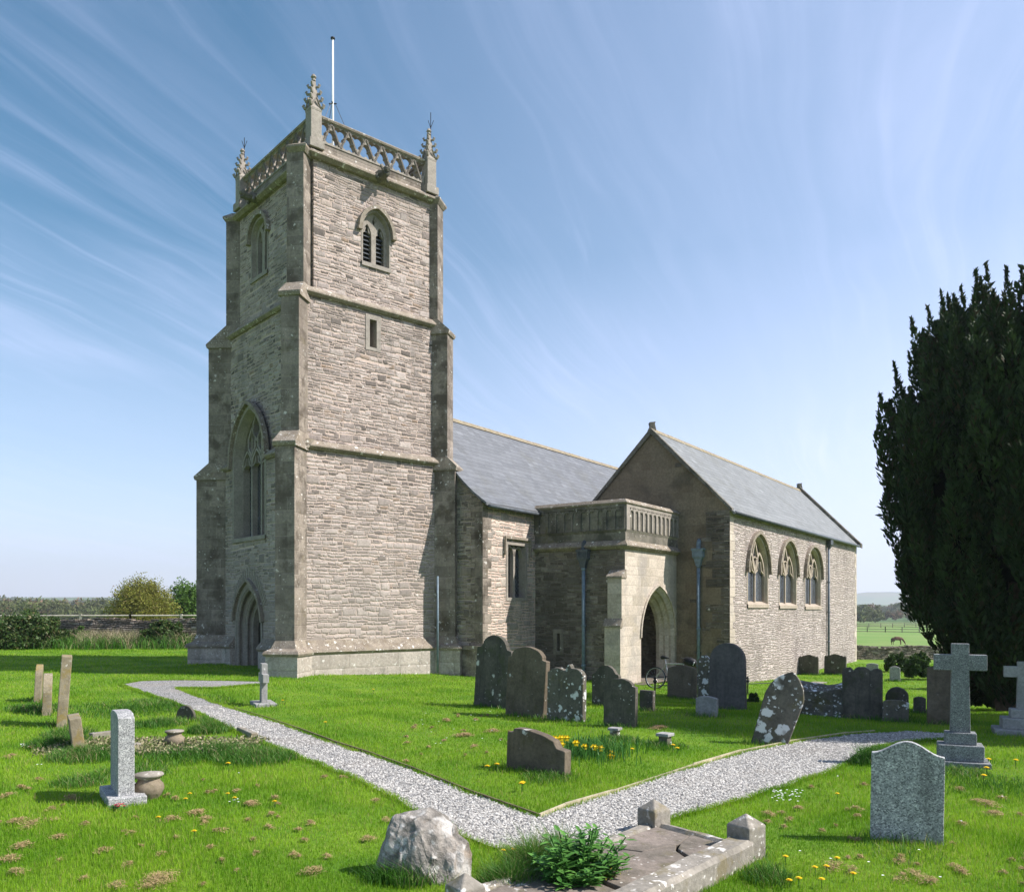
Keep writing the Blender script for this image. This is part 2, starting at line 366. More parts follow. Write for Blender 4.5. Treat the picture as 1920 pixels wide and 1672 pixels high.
def slatemat(name, c, rh, sw, moss=.2):
    N = NT(name); u, v, P = wallcoords(N)
    v2 = N.math('ADD', v, N.math('MULTIPLY', N.math('SUBTRACT', N.noise(P, .6, 2), .5), .05))
    q = N.math('DIVIDE', v2, rh); row = N.math('FLOOR', q); fr = N.math('FRACT', q)
    w = N.math('ADD', N.math('DIVIDE', u, sw), N.math('MULTIPLY', row, .5)); cellu = N.math('FLOOR', w); fu = N.math('FRACT', w)
    wn_ = N.n('ShaderNodeTexWhiteNoise', noise_dimensions='2D'); cb = N.n('ShaderNodeCombineXYZ'); N.l(cellu, cb.inputs[0]); N.l(row, cb.inputs[1]); N.l(cb.outputs[0], wn_.inputs['Vector'])
    col = N.ramp(wn_.outputs['Value'], [(0, tuple(x*.85 for x in c)), (.5, c), (.985, tuple(x*1.10 for x in c)), (1, tuple(x*1.3 for x in c))])
    col = N.mix(N.math('MULTIPLY', N.ss(N.noise(P, .8, 5, .65), .5, .7), moss), col, (.10, .095, .07))
    edge = N.math('MULTIPLY', N.ss(fr, .12, .0), .75); e2 = N.math('MULTIPLY', N.ss(N.math('MINIMUM', fu, N.math('SUBTRACT', 1, fu)), .03, 0), .5)
    col = N.mix(N.math('MAXIMUM', edge, e2), col, (.03, .03, .033))
    col = N.mix(.35, col, N.ramp(N.noise(P, 11, 5, .7), [(.3, (.6, .6, .6)), (.7, (1.3, 1.3, 1.3))]), 'MULTIPLY')
    h = N.math('ADD', N.math('SUBTRACT', 1, fr), N.math('MULTIPLY', wn_.outputs['Value'], .5))
    return N.done(col, .62, N.bump(h, .6, .012))
M['slate'] = slatemat('blue_grey_slate', (.145, .15, .16), .23, .36, .30)
M['slate2'] = slatemat('pale_grey_slate', (.185, .19, .188), .24, .42, .38)
M['lead'] = simple('weathered_lead', (.10, .11, .12), .5, 0, .3)
M['pipe'] = simple('blue_grey_pipe_paint', (.16, .21, .25), .5, 0, .2)
M['hopper'] = simple('dark_pipe_paint', (.075, .085, .095), .5, 0, .3)
M['pipe_dark'] = simple('slate_grey_pipe_paint', (.13, .15, .18), .5, 0, .2)
M['iron'] = simple('black_iron', (.02, .02, .02), .55, 0, .3)
M['dark'] = simple('dark_interior', (.018, .016, .014), .9)
M['door'] = simple('dark_oak', (.03, .024, .018), .7, 0, .3)
M['white_metal'] = simple('white_painted_pole', (.75, .74, .72), .35, 0, .05)
M['steel'] = simple('steel_wire', (.10, .10, .11), .4, .4, .1)
M['louvre'] = simple('slate_louvre', (.06, .066, .07), .7, 0, .2)
def glassmat():
    N = NT('leaded_glass'); u, v, P = wallcoords(N)
    a = N.math('FRACT', N.math('MULTIPLY', N.math('ADD', u, v), 7)); b = N.math('FRACT', N.math('MULTIPLY', N.math('SUBTRACT', u, v), 7))
    g = N.math('MAXIMUM', N.math('LESS_THAN', a, .12), N.math('LESS_THAN', b, .12))
    col = N.mix(g, N.ramp(N.noise(P, 5, 2), [(.3, (.012, .014, .018)), (.7, (.05, .06, .075))]), (.14, .145, .15))
    N.b.inputs['Specular IOR Level'].default_value = .6
    return N.done(col, .22, N.bump(N.noise(P, 9, 2), .35, .02))
M['glass'] = glassmat()

# ground: short churchyard turf, paddock beyond, patchwork of far fields
def groundmat():
    N = NT('grassland'); P = N.pos(); sp = N.n('ShaderNodeSeparateXYZ'); N.l(P, sp.inputs[0])
    n = N.noise(P, 1.1, 6, .65); n2 = N.noise(P, 26, 4, .7)
    turf = N.mix(N.ss(n, .35, .68), (.085, .185, .010), (.15, .245, .016))
    turf = N.mix(N.math('MULTIPLY', N.ss(N.noise(P, 3.1, 5, .7), .62, .74), .30), turf, (.20, .16, .06))
    turf = N.mix(.6, turf, N.ramp(n2, [(.3, (.45, .45, .45)), (.7, (1.4, 1.4, 1.4))]), 'MULTIPLY')
    pad = N.mix(N.ss(N.noise(P, .06, 5, .65), .35, .65), (.12, .22, .035), (.17, .24, .055))
    mp = N.n('ShaderNodeMapping'); mp.inputs['Scale'].default_value = (.006, .0035, 0); N.l(P, mp.inputs[0])
    vo = N.n('ShaderNodeTexVoronoi', feature='F1'); vo.inputs['Scale'].default_value = 1; N.l(mp.outputs[0], vo.inputs['Vector'])
    s2 = N.n('ShaderNodeSeparateXYZ'); N.l(vo.outputs['Color'], s2.inputs[0])
    far = N.ramp(s2.outputs[0], [(0, (.06, .11, .03)), (.35, (.09, .14, .04)), (.6, (.13, .13, .06)), (.8, (.05, .07, .03)), (1, (.16, .13, .08))], 'CONSTANT')
    d = N.vmath('LENGTH', P, out=1)
    c = N.mix(N.ss(sp.outputs[1], 47, 50), turf, pad); c = N.mix(N.ss(d, 300, 500), c, far)
    return N.done(c, .9, N.bump(n2, .8, .03))
M['ground'] = groundmat()
def gravelmat():
    N = NT('pale_gravel'); P = N.pos()
    vo = N.n('ShaderNodeTexVoronoi', feature='F1'); vo.inputs['Scale'].default_value = 42; N.l(P, vo.inputs['Vector'])
    s2 = N.n('ShaderNodeSeparateXYZ'); N.l(vo.outputs['Color'], s2.inputs[0])
    c = N.ramp(s2.outputs[0], [(0, (.20, .19, .18)), (.4, (.36, .345, .33)), (.8, (.47, .455, .44)), (1, (.60, .58, .54))])
    c = N.mix(N.ss(vo.outputs['Distance'], .35, .75), c, (.10, .095, .09))
    c = N.mix(N.math('MULTIPLY', N.ss(N.noise(P, .9, 4), .5, .7), .3), c, (.30, .25, .20))
    return N.done(c, .9, N.bump(N.math('SUBTRACT', 1, vo.outputs['Distance']), .9, .02))
M['gravel'] = gravelmat()
N = NT('pebbles'); oa = N.n('ShaderNodeAttribute', attribute_name='tint'); sp = N.n('ShaderNodeSeparateColor'); N.l(oa.outputs['Color'], sp.inputs[0])
M['pebble'] = N.done(N.ramp(sp.outputs[0], [(0, (.25, .235, .215)), (.35, (.36, .34, .315)), (.75, (.45, .425, .395)), (1, (.57, .54, .50))]), .85)
M['grass'] = leafmat('grass_blades', (.105, .25, .010), (.285, .455, .026), .5, .45, (.38, .33, .12))
M['longgrass'] = leafmat('long_grass', (.04, .13, .012), (.10, .23, .03), .5, .35, (.33, .27, .14))
M['hay'] = leafmat('dry_clippings', (.27, .19, .085), (.44, .32, .16), .8, .15)
M['yew'] = leafmat('yew_needles', (.012, .026, .010), (.048, .080, .024), .6, .12, (.05, .04, .02))
M['bark'] = simple('bark', (.09, .065, .045), .95, 0, .4, 6, .03)
M['bush'] = leafmat('ivy_leaves', (.028, .06, .012), (.07, .12, .03), .5, .2, (.14, .12, .05))
M['laurel'] = leafmat('glossy_leaves', (.055, .16, .03), (.15, .33, .07), .38, .3)
M['spring'] = leafmat('spring_leaves', (.16, .17, .03), (.30, .30, .06), .6, .35, (.14, .09, .04))
M['green_tree'] = leafmat('green_tree_leaves', (.05, .11, .02), (.10, .18, .03), .6, .3)
M['wood_far'] = leafmat('far_wood_leaves', (.075, .075, .035), (.13, .16, .05), .8, .25, (.22, .13, .09))
M['reed'] = leafmat('dry_reeds', (.30, .24, .15), (.48, .40, .27), .8, .2, (.10, .14, .04))
M['drywall'] = masonry('dry_stone_wall', .085, .26, [(0, (.20, .165, .12)), (.5, (.36, .30, .23)), (1, (.52, .45, .36))], (.07, .06, .045), .018, .02, .85, .06, stain_a=.3, lich=.3, moss=(.12, .13, .04, .3))
M['fencewood'] = simple('weathered_fence_wood', (.38, .34, .29), .85, 0, .25, 5)
M['fencedark'] = simple('dark_fence_wood', (.16, .13, .10), .85, 0, .3, 5)
M['board_pale'] = simple('pale_edging_board', (.42, .36, .25), .8, 0, .2, 5)
M['board_dark'] = simple('dark_edging_board', (.13, .10, .06), .85, 0, .3, 5)
lw = (.60, .60, .55)
M['grave_dark'] = plain_stone('dark_headstone', (.070, .064, .052), (.125, .115, .092), 3, .008, lich=.47, moss=(.06, .07, .03, .6), lichc=lw, streak=.5)
M['grave_brown'] = plain_stone('brown_headstone', (.105, .085, .060), (.165, .135, .095), 3, .008, lich=.42, moss=(.09, .08, .035, .5), lichc=lw, streak=.3)
M['grave_lich'] = plain_stone('lichened_headstone', (.095, .088, .070), (.155, .142, .11), 3, .010, lich=.60, moss=(.11, .10, .03, .5), lichc=(.66, .67, .64), streak=.3, bl=(4, .30, .40))
M['grave_ochre'] = plain_stone('ochre_headstone', (.20, .17, .11), (.29, .25, .17), 3, .010, lich=.46, moss=(.24, .18, .05, .8), lichc=(.52, .50, .42), moss_lo=.48)
M['grave_grey'] = plain_stone('grey_headstone', (.24, .24, .23), (.33, .33, .31), 3, .006, lich=.4, lichc=lw)
M['grave_slate'] = plain_stone('slate_headstone', (.085, .080, .076), (.118, .112, .105), 2, .004, lich=.3, streak=.3)
M['granite'] = plain_stone('speckled_granite', (.34, .345, .33), (.41, .415, .40), 2, .004, speckle=95, streak=.55, lich=0)
M['granite_pale'] = plain_stone('pale_granite', (.33, .33, .32), (.40, .40, .385), 2, .004, speckle=120, streak=.3, lich=.3)
M['cross'] = plain_stone('green_grey_granite', (.19, .20, .20), (.24, .25, .25), 2, .003, speckle=150, streak=.3, lich=0)
M['pot'] = plain_stone('weathered_urn', (.17, .14, .095), (.26, .215, .15), 5, .006, lich=.42, moss=(.12, .11, .05, .6))
M['kerb'] = plain_stone('lichened_kerb', (.20, .185, .15), (.30, .275, .23), 3, .012, lich=.58, moss=(.16, .13, .05, .6), lichc=(.62, .60, .54), bl=(6, .2, .34))
M['slab'] = plain_stone('broken_slab', (.13, .115, .09), (.25, .21, .175), 2.2, .02, lich=.50, moss=(.11, .10, .045, .7), lichc=(.48, .46, .41), bl=(6, .20, .34))
M['rock'] = plain_stone('lichened_boulder', (.13, .12, .10), (.36, .335, .29), 5.0, .035, lich=.58, moss=(.22, .14, .06, .35), lichc=(.47, .455, .41), bl=(4, .26, .5))
M['yellow'] = simple('yellow_petals', (.80, .56, .01), .6, 0, .1)
M['white'] = simple('white_petals', (.80, .80, .78), .6, 0, .05)
M['magenta'] = simple('crimson_petals', (.42, .01, .05), .6, 0, .2)
M['moss_m'] = leafmat('yellow_moss', (.20, .19, .02), (.36, .33, .05), .9, 0)
M['rubber'] = simple('black_rubber', (.015, .015, .016), .6); M['silver'] = simple('silver_tube', (.36, .36, .37), .35, .4, .05)
M['bag'] = simple('black_nylon', (.012, .012, .015), .6); M['helmet_white'] = simple('white_shell', (.7, .7, .72), .4)
M['horse'] = simple('bay_horse_coat', (.10, .045, .02), .7, 0, .3, 3); M['horse_dark'] = simple('black_mane', (.015, .012, .01), .8)

# ------------------------------------------------------------------ faces of walls
class Face:
    """vertical wall plane: origin (x,y), unit axis running left to right as seen from outside"""
    def __init__(s, P0, ax): s.P = Vector((P0[0], P0[1])); s.a = Vector(ax).normalized(); s.n = Vector((s.a.y, -s.a.x))
    def pt(s, u, z, d=0): q = s.P+s.a*u+s.n*d; return Vector((q.x, q.y, z))
    def at(s, px, py, d=0):
        k = (px-CX)/FPX; P = s.P+s.n*d
        u = (k*P.y-P.x)/(s.a.x-k*s.a.y); D = P.y+s.a.y*u
        return u, EYE+(HY-py)/FPX*D
def arch(cx, w, z0, zs, za, n=9):
    """outline of a pointed opening: bottom left, up, over, bottom right"""
    h = w/2; r = za-zs; Rr = (r*r+h*h)/w
    L = []
    a1 = math.atan2(r, (Rr-h)) if Rr > h else PI/2
    for i in range(n+1):
        t = PI - a1*i/n if False else None
    # left arc has its centre to the right
    c = cx-h+Rr; amax = math.acos(max(-1, min(1, (Rr-h)/Rr)))
    left = [(c-Rr*math.cos(amax*i/n), zs+Rr*math.sin(amax*i/n)) for i in range(n+1)]
    right = [(2*cx-x, z) for x, z in reversed(left[:-1])]
    return [(cx-h, z0)] + left + right + [(cx+h, z0)]
def fill_face(mb, F, outer, holes, d=0):
    bm = bmesh.new(); es = []
    for loop in [outer]+holes:
        vs = [bm.verts.new((p[0], p[1], 0)) for p in loop]
        es += [bm.edges.new((vs[i], vs[(i+1) % len(vs)])) for i in range(len(vs))]
    bmesh.ops.triangle_fill(bm, use_beauty=True, edges=es)
    bm.verts.index_update()
    mb.add([F.pt(v.co.x, v.co.y, d) for v in bm.verts], [tuple(v.index for v in f.verts) for f in bm.faces])
    bm.free()
def reveal(mb, F, out1, d1, out2, d2, closed=True):
    n = len(out1); vs = [F.pt(*p, d1) for p in out1]+[F.pt(*p, d2) for p in out2]
    mb.add(vs, [(i, (i+1) % n, (i+1) % n+n, i+n) for i in range(n if closed else n-1)])
def ribbon(mb, F, pts, w, df, db):
    """rectangular bar following a 2D line on the wall"""
    k = len(pts); P = [Vector(p) for p in pts]; A = []; B = []
    for i in range(k):
        t = (P[min(i+1, k-1)]-P[max(i-1, 0)]).normalized(); nn = Vector((-t.y, t.x))
        A.append(P[i]+nn*w/2); B.append(P[i]-nn*w/2)
    vs = [];
    for i in range(k): vs += [F.pt(*A[i], db), F.pt(*A[i], df), F.pt(*B[i], df), F.pt(*B[i], db)]
    fs = [(i*4+j, i*4+(j+1) % 4, i*4+4+(j+1) % 4, i*4+4+j) for i in range(k-1) for j in range(4)]
    fs += [(0, 1, 2, 3), (k*4-1, k*4-2, k*4-3, k*4-4)]
    mb.add(vs, fs)
def bar(mb, F, u0, u1, z0, z1, df, db):
    mb.add([F.pt(u0, z0, db), F.pt(u1, z0, db), F.pt(u1, z0, df), F.pt(u0, z0, df), F.pt(u0, z1, db), F.pt(u1, z1, db), F.pt(u1, z1, df), F.pt(u0, z1, df)],
           [(0, 3, 2, 1), (4, 5, 6, 7), (0, 1, 5, 4), (1, 2, 6, 5), (2, 3, 7, 6), (3, 0, 4, 7)])
def off(outline, cx, e, z_e=0):
    """grow an opening outline by e"""
    n = len(outline); out = []
    za = max(p[1] for p in outline)
    for i, p in enumerate(outline):
        if i == 0: out.append((p[0]-e, p[1]-z_e)); continue
        if i == n-1: out.append((p[0]+e, p[1]-z_e)); continue
        a = Vector(outline[i-1]); b = Vector(outline[i+1]); t = (b-a).normalized(); nn = Vector((-t.y, t.x))
        q = Vector(p)+nn*e*(1.15 if abs(p[0]-cx) < 1e-6 else 1); out.append((q.x, q.y))
    return out

church = empty('church', (0, 0, 0))
tag(church, 'old grey stone church with tall battlemented west tower, slate roofed nave and arched south porch', 'church')
def window(F, cx, w, z0, zs, za, depth=.35, lights=2, hood=True, fr=.12, gold=False, louvres=False, frmat=None, hood_ends=.12, sill=True, stile='y', lbl=None):
    """a two or three light traceried window; returns the outline to cut from the wall"""
    O = arch(cx, w+2*fr, z0-fr*.6, zs, za+fr*1.1); I = arch(cx, w, z0, zs, za)
    mat = frmat or (M['dressed_gold'] if gold else M['dressed'])
    f = MB()
    # flush surround, splayed jamb
    reveal(f, F, O, .012, O, -.02); 
    mid = off(I, cx, fr*.25)
    reveal(f, F, O, .012, off(I, cx, fr*.45), .012); reveal(f, F, off(I, cx, fr*.45), .012, I, -depth*.55); reveal(f, F, I, -depth*.55, I, -depth-.03)
    if sill:
        a, b = I[0][0]-fr, I[-1][0]+fr
        f.add([F.pt(a, z0-.02, .05), F.pt(b, z0-.02, .05), F.pt(b, z0-.14, .05), F.pt(a, z0-.14, .05), F.pt(a, z0+.10, -depth), F.pt(b, z0+.10, -depth), F.pt(a, z0-.14, -.02), F.pt(b, z0-.14, -.02)],
              [(0, 1, 2, 3), (0, 4, 5, 1), (3, 2, 7, 6)])
    wo = f.build('window', mat, church)
    if lbl: wo['label'] = lbl
    g = MB(); bmv = [F.pt(*p, -depth) for p in I]; g.add(bmv, [tuple(range(len(I)))])
    if louvres:
        g2 = MB(); z = z0+.05
        while z < zs+.15:
            g2.add([F.pt(cx-w/2, z+.12, -depth+.01), F.pt(cx+w/2, z+.12, -depth+.01), F.pt(cx+w/2, z, -depth+.13), F.pt(cx-w/2, z, -depth+.13)], [(0, 1, 2, 3)]); z += .13
        g.build('backing', M['dark'], wo); g2.build('louvre', M['louvre'], wo)
        pl_ = MB(); q = w*.255; lz = zs+(za-zs)*.02
        hl = [arch(cx+e*q, w*.33, z0+.03, lz-.12, lz+w*.26, 7) for e in (-1, 1)]
        hl.append([(cx+.075*w*(1+.35*math.cos(4*t_))*math.cos(t_)*1.25, zs+(za-zs)*.68+.09*w*(1+.35*math.cos(4*t_))*math.sin(t_)*1.25) for t_ in [2*PI*i_/20 for i_ in range(20)]])
        fill_face(pl_, F, off(I, cx, .01), hl, -.13)
        for h_ in hl: reveal(pl_, F, h_, -.13, h_, -depth)
        pl_.build('pierced_spandrel', mat, wo, fix=False)
    else: g.build('glass', M['glass'], wo)
    # mullions and tracery
    t = MB(); df, db = -depth*.5, -depth*.85; mw = min(.09, w*.1)
    lw_ = w/lights; zl = zs-(za-zs)*.10
    for k in range(1, lights): bar(t, F, cx-w/2+k*lw_-mw/2, cx-w/2+k*lw_+mw/2, z0, zl, df, db)
    for k in range(lights):
        c = cx-w/2+(k+.5)*lw_; a = arch(c, lw_, zl-.3*lw_, zl-.05, zl+lw_*.75, 6)
        ribbon(t, F, a[1:-1], mw*.9, df, db)
        ribbon(t, F, [(c-lw_*.42, zl+lw_*.05), (c-lw_*.2, zl+lw_*.15), (c-lw_*.12, zl+lw_*.45)], mw*.5, df-.01, db)
        ribbon(t, F, [(c+lw_*.42, zl+lw_*.05), (c+lw_*.2, zl+lw_*.15), (c+lw_*.12, zl+lw_*.45)], mw*.5, df-.01, db)
    hw = (za-zs)
    if lights == 2:
        # reticulated eye above the mullion
        e = [(cx, zl+.02), (cx-w*.13, zs+hw*.28), (cx-w*.15, zs+hw*.45), (cx-w*.06, zs+hw*.75), (cx, zs+hw*.93), (cx+w*.06, zs+hw*.75), (cx+w*.15, zs+hw*.45), (cx+w*.13, zs+hw*.28), (cx, zl+.02)]
        ribbon(t, F, e, mw*.8, df+.005, db)
        ribbon(t, F, [(cx-w*.13, zs+hw*.36), (cx, zs+hw*.45), (cx+w*.13, zs+hw*.36)], mw*.5, df, db)
    else:
        for c in (cx-w*.17, cx+w*.17, cx):
            zb = zs+hw*(.30 if c != cx else .60)
            e = [(c, zb-.12*w), (c-w*.12, zb+.02), (c-w*.12, zb+w*.14), (c, zb+w*.3), (c+w*.12, zb+w*.14), (c+w*.12, zb+.02), (c, zb-.12*w)]
            ribbon(t, F, e, mw*.8, df+.005, db)
        for k in range(1, lights):
            x = cx-w/2+k*lw_; bar(t, F, x-mw*.3, x+mw*.3, zl, zs+hw*.52, df-.005, db)
    t.build('tracery', mat, wo)
    if hood:
        h = MB(); H = off(arch(cx, w+2*fr, z0, zs, za+fr*1.1), cx, .07)[1:-1]
        H = [(H[0][0]-.0, H[0][1]-hood_ends)] + H + [(H[-1][0], H[-1][1]-hood_ends)]
        ribbon(h, F, H, .11, .13, -.03); ribbon(h, F, [(H[0][0]-.09, H[0][1]), (H[0][0]+.05, H[0][1])], .09, .14, -.03); ribbon(h, F, [(H[-1][0]-.05, H[-1][1]), (H[-1][0]+.09, H[-1][1])], .09, .14, -.03)
        h.build('hood_mould', M['coping'], wo)
    return O

# ------------------------------------------------------------------ tower
aT = R(49); d1 = Vector((math.sin(aT), math.cos(aT))); d2 = Vector((-math.cos(aT), math.sin(aT)))
def rect(D, pS, pE, pN):
    P1 = Vector(((pS-CX)/FPX*D, D)); k = (pE-CX)/FPX; W1 = (k*P1.y-P1.x)/(d1.x-k*d1.y)
    k = (pN-CX)/FPX; W2 = (k*P1.y-P1.x)/(d2.x-k*d2.y)
    return P1, W1, W2
Z = [-.9, 6.60, 10.96, 14.88]
ST = [rect(23.60, 571, 815, 407), rect(23.75, 577, 812, 424), rect(23.95, 588, 807, 450)]
def corners(r, o=0):
    P, a, b = r
    return [P-(d1+d2)*o, P+d1*(a+o)-d2*o, P+d1*(a+o)+d2*(b+o), P-d1*o+d2*(b+o)]
def ring_solid(mb, r, prof):
    """profile of (offset, z) swept round the tower rectangle"""
    n = len(prof); vs = []
    for o, z in prof: vs += [(c.x, c.y, z) for c in corners(r, o)]
    fs = [(i*4+j, i*4+(j+1) % 4, ((i+1) % n)*4+(j+1) % 4, ((i+1) % n)*4+j) for i in range(n) for j in range(4)]
    mb.add(vs, fs)
faces = []
for i, r in enumerate(ST):
    P, a, b = r
    S = Face(P, d1); Wf = Face(P+d2*b, -d2); faces.append((S, Wf, a, b))
# openings
S3, W3, a3, b3 = faces[2]; S2, W2_, a2, b2 = faces[1]; S1, W1_, a1, b1 = faces[0]
uL, _ = S3.at(681, 450); uR, _ = S3.at(728, 455); cxs = (uL+uR)/2; ws = uR-uL
_, zb = S3.at(704, 496); _, zt = S3.at(704, 400); _, zsp = S3.at(704, 436)
oS3 = window(S3, cxs, ws, zb, zsp, zt, .30, 2, True, .07, louvres=True, hood_ends=.05, lbl='belfry window with slate louvres under a hood mould')
uL, _ = W3.at(474, 450); uR, _ = W3.at(500, 455); cxw = (uL+uR)/2
_, zb = W3.at(487, 515); _, zt = W3.at(487, 415); _, zsp = W3.at(487, 442)
oW3 = window(W3, cxw, uR-uL, zb, zsp, zt, .42, 2, True, .12, louvres=True, hood_ends=.05)
# slit window
uL, _ = S2.at(693, 600); uR, _ = S2.at(706, 600); _, zt = S2.at(700, 600); _, zb = S2.at(700, 652)
slit = [(uL, zb), (uL, zt), (uR, zt), (uR, zb)]; so = [(uL-.14, zb-.10), (uL-.14, zt+.14), (uR+.14, zt+.14), (uR+.14, zb-.10)]
m = MB(); reveal(m, S2, so, .015, [(uL, zb), (uL, zt), (uR, zt), (uR, zb)], .015); reveal(m, S2, slit, .015, slit, -.4)
sw_ = m.build('window', M['dressed'], church); sw_['label'] = 'narrow slit window'
m = MB(); m.add([S2.pt(*p, -.4) for p in slit], [(0, 1, 2, 3)]); m.build('glass', M['dark'], sw_)
# great west window (spans string 1, sits in stages 1 and 2) on one plane: stage 1 wall carried up round it
uL, _ = W1_.at(441, 900); uR, _ = W1_.at(494, 900); cxg = (uL+uR)/2; wg = uR-uL
_, zb = W1_.at(467, 1006); _, zt = W1_.at(467, 772); _, zsp = W1_.at(467, 862)
oG = window(W1_, cxg, wg, zb, zsp, zt, .5, 3, True, .20, hood_ends=.1, lbl='tall three light west window with pointed tracery')
# west door
uL, _ = W1_.at(450, 1200); uR, _ = W1_.at(481, 1200); cxd = (uL+uR)/2+.05; wd = (uR-uL)
_, zt = W1_.at(465, 1128); zsp = zt-.85; zb = -.9
oD = arch(cxd, wd+.84, zb, zsp, zt+.62); D1 = arch(cxd, wd+.56, zb, zsp, zt+.42); D2 = arch(cxd, wd+.28, zb, zsp, zt+.2); D3 = arch(cxd, wd, zb, zsp, zt)
m = MB(); reveal(m, W1_, oD, .02, D1, .02, False); reveal(m, W1_, D1, .02, D1, -.16, False); reveal(m, W1_, D1, -.16, D2, -.2, False); reveal(m, W1_, D2, -.2, D2, -.38, False); reveal(m, W1_, D2, -.38, D3, -.42, False); reveal(m, W1_, D3, -.42, D3, -.62, False)
for q, dd in ((D1, -.05), (D2, -.27)):
    m.tube([W1_.pt(*p, dd) for p in q], .055, 8)
dj = m.build('doorway', M['dressed'], church, True); dj['label'] = 'moulded west doorway of the tower'
dj.data.shade_flat()
m = MB(); m.add([W1_.pt(*p, -.6) for p in D3], [tuple(range(len(D3)))]); 
for k in range(1, 6): bar(m, W1_, cxd-wd/2+k*wd/6-.008, cxd-wd/2+k*wd/6+.008, 0, zsp, -.58, -.62)
dl = m.build('door', M['door'], dj)
m = MB(); m.tube([W1_.pt(cxd+wd*.28, 1.1, -.56), W1_.pt(cxd+wd*.28, .98, -.53), W1_.pt(cxd+wd*.28, .86, -.56)], .012, 6); m.build('handle', M['iron'], dl)
m = MB(); ribbon(m, W1_, off(oD, cxd, .06)[2:-2], .10, .12, -.02); m.build('hood_mould', M['coping'], dj)
# voussoir band of thin stones above the door
m = MB(); vb = off(oD, cxd, .30)[4:-4]
for i in range(len(vb)-1):
    for t in (.15, .65):
        p = Vector(vb[i]).lerp(Vector(vb[i+1]), t); c = Vector((cxd, zsp-.2)); dr = (p-c).normalized()
        ribbon(m, W1_, [tuple(p-dr*.16), tuple(p+dr*.17)], .085, .018, -.01)
m.build('relieving_arch', M['dressed'], church)
# stage walls
gapW = [oW3]
m = MB()
Zg = 9.15
for i, (S, Wf, a, b) in enumerate(faces):
    z0, z1 = Z[i], Z[i+1]
    # south
    hs = []
    if i == 2: hs = [oS3]
    if i == 1: hs = [so]
    fill_face(m, S, [(0, z0), (a, z0), (a, z1), (0, z1)], hs)
    # west
    if i == 0:
        # wall of stage 1 with door and the lower part of the west window
        g = [p for p in oG]
        uu0, uu1 = oG[0][0], oG[-1][0]
        zS = Z[1]
        # one continuous west face for the window bay up to Zg on the stage 1 plane, slightly proud
        fill_face(m, Wf, [(0, z0), (oD[0][0], z0)]+oD[1:-1]+[(oD[-1][0], z0), (b, z0), (b, zS), (uu1+.14, zS)]+[q for q in off(oG, (uu0+uu1)/2, .14)[::-1] if q[1] > zS]+[(uu0-.14, zS), (0, zS)], [oG])
    elif i == 1:
            sh = (W1_.P-Wf.P).dot(Wf.a); nt = [(p[0]+sh, p[1]) for p in oG[1:-1]]
            nt = [(nt[0][0], z0)]+nt+[(nt[-1][0], z0)]
            fill_face(m, Wf, [(0, z0)]+nt+[(b, z0), (b, z1), (0, z1)], [])
    else: fill_face(m, Wf, [(0, z0), (b, z0), (b, z1), (0, z1)], [oW3])
    c = corners(ST[i])
    for p, q in ((1, 2), (2, 3)):
        m.add([(c[p].x, c[p].y, z0), (c[q].x, c[q].y, z0), (c[q].x, c[q].y, z1), (c[p].x, c[p].y, z1)], [(0, 1, 2, 3)])
c = corners(ST[2]); m.add([(q.x, q.y, 14.8) for q in c], [(0, 1, 2, 3)])
m.build('tower_wall', M['tower'], church, fix=False)
# strings, cornice, plinth
def string(z, r, top, o=.0, name='string_course', ht=.20, pr=.14):
    m = MB(); ring_solid(m, r, [(-.08, z-ht*.6), (pr*.45+o, z-ht*.55), (pr+o, z-ht*.2), (pr+o, z), (.0+o, z+ht*.75), (-.25, z+ht*.75)])
    return m.build(name, M['coping'], church)
# string 1 interrupted by the west window: build per side
def string_bar(F, u0, u1, z, ht=.20, pr=.14, name='string_course'):
    m = MB(); prof = [(-.05, z-ht*.6), (pr*.45, z-ht*.55), (pr, z-ht*.2), (pr, z), (0, z+ht*.75), (-.25, z+ht*.75)]
    n = len(prof); m.add([F.pt(u0, q, d) for d, q in prof]+[F.pt(u1, q, d) for d, q in prof], [(i, (i+1) % n, (i+1) % n+n, i+n) for i in range(n)]+[tuple(range(n)), tuple(range(2*n-1, n-1, -1))])
    return m.build(name, M['coping'], church)
string_bar(S1, -.14, a1+.14, 6.60)
string_bar(W1_, -.14, oG[0][0]-.12, 6.60); string_bar(W1_, oG[-1][0]+.12, b1+.14, 6.60)
string(10.96, ST[1], .0)
string(14.92, ST[2], .0, .02, 'cornice', .24, .20)
m = MB(); ring_solid(m, ST[0], [(-.1, -.9), (.16, -.9), (.16, .70), (.16, .70), (-.1, .70)])
def plinth(F, u0, u1, skip=None):
    segs = [(u0, u1)] if not skip else [(u0, skip[0]), (skip[1], u1)]
    for a, b in segs:
        m = MB(); bar(m, F, a, b, -.9, .70, .17, -.05); m.build('plinth', M['plinth'], church)
        m = MB(); prof = [(-.05, .70), (.19, .70), (.235, .76), (.20, .84), (.12, .92), (.0, 1.10), (-.05, 1.10)]
        n = len(prof); m.add([F.pt(a, q, d) for d, q in prof]+[F.pt(b, q, d) for d, q in prof], [(i, (i+1) % n, (i+1) % n+n, i+n) for i in range(n)]+[tuple(range(n)), tuple(range(2*n-1, n-1, -1))])
        m.build('plinth_moulding', M['coping'], church)
plinth(S1, -.1, a1+.5); plinth(W1_, -.4, b1+.1, (oD[0][0], oD[-1][0]))
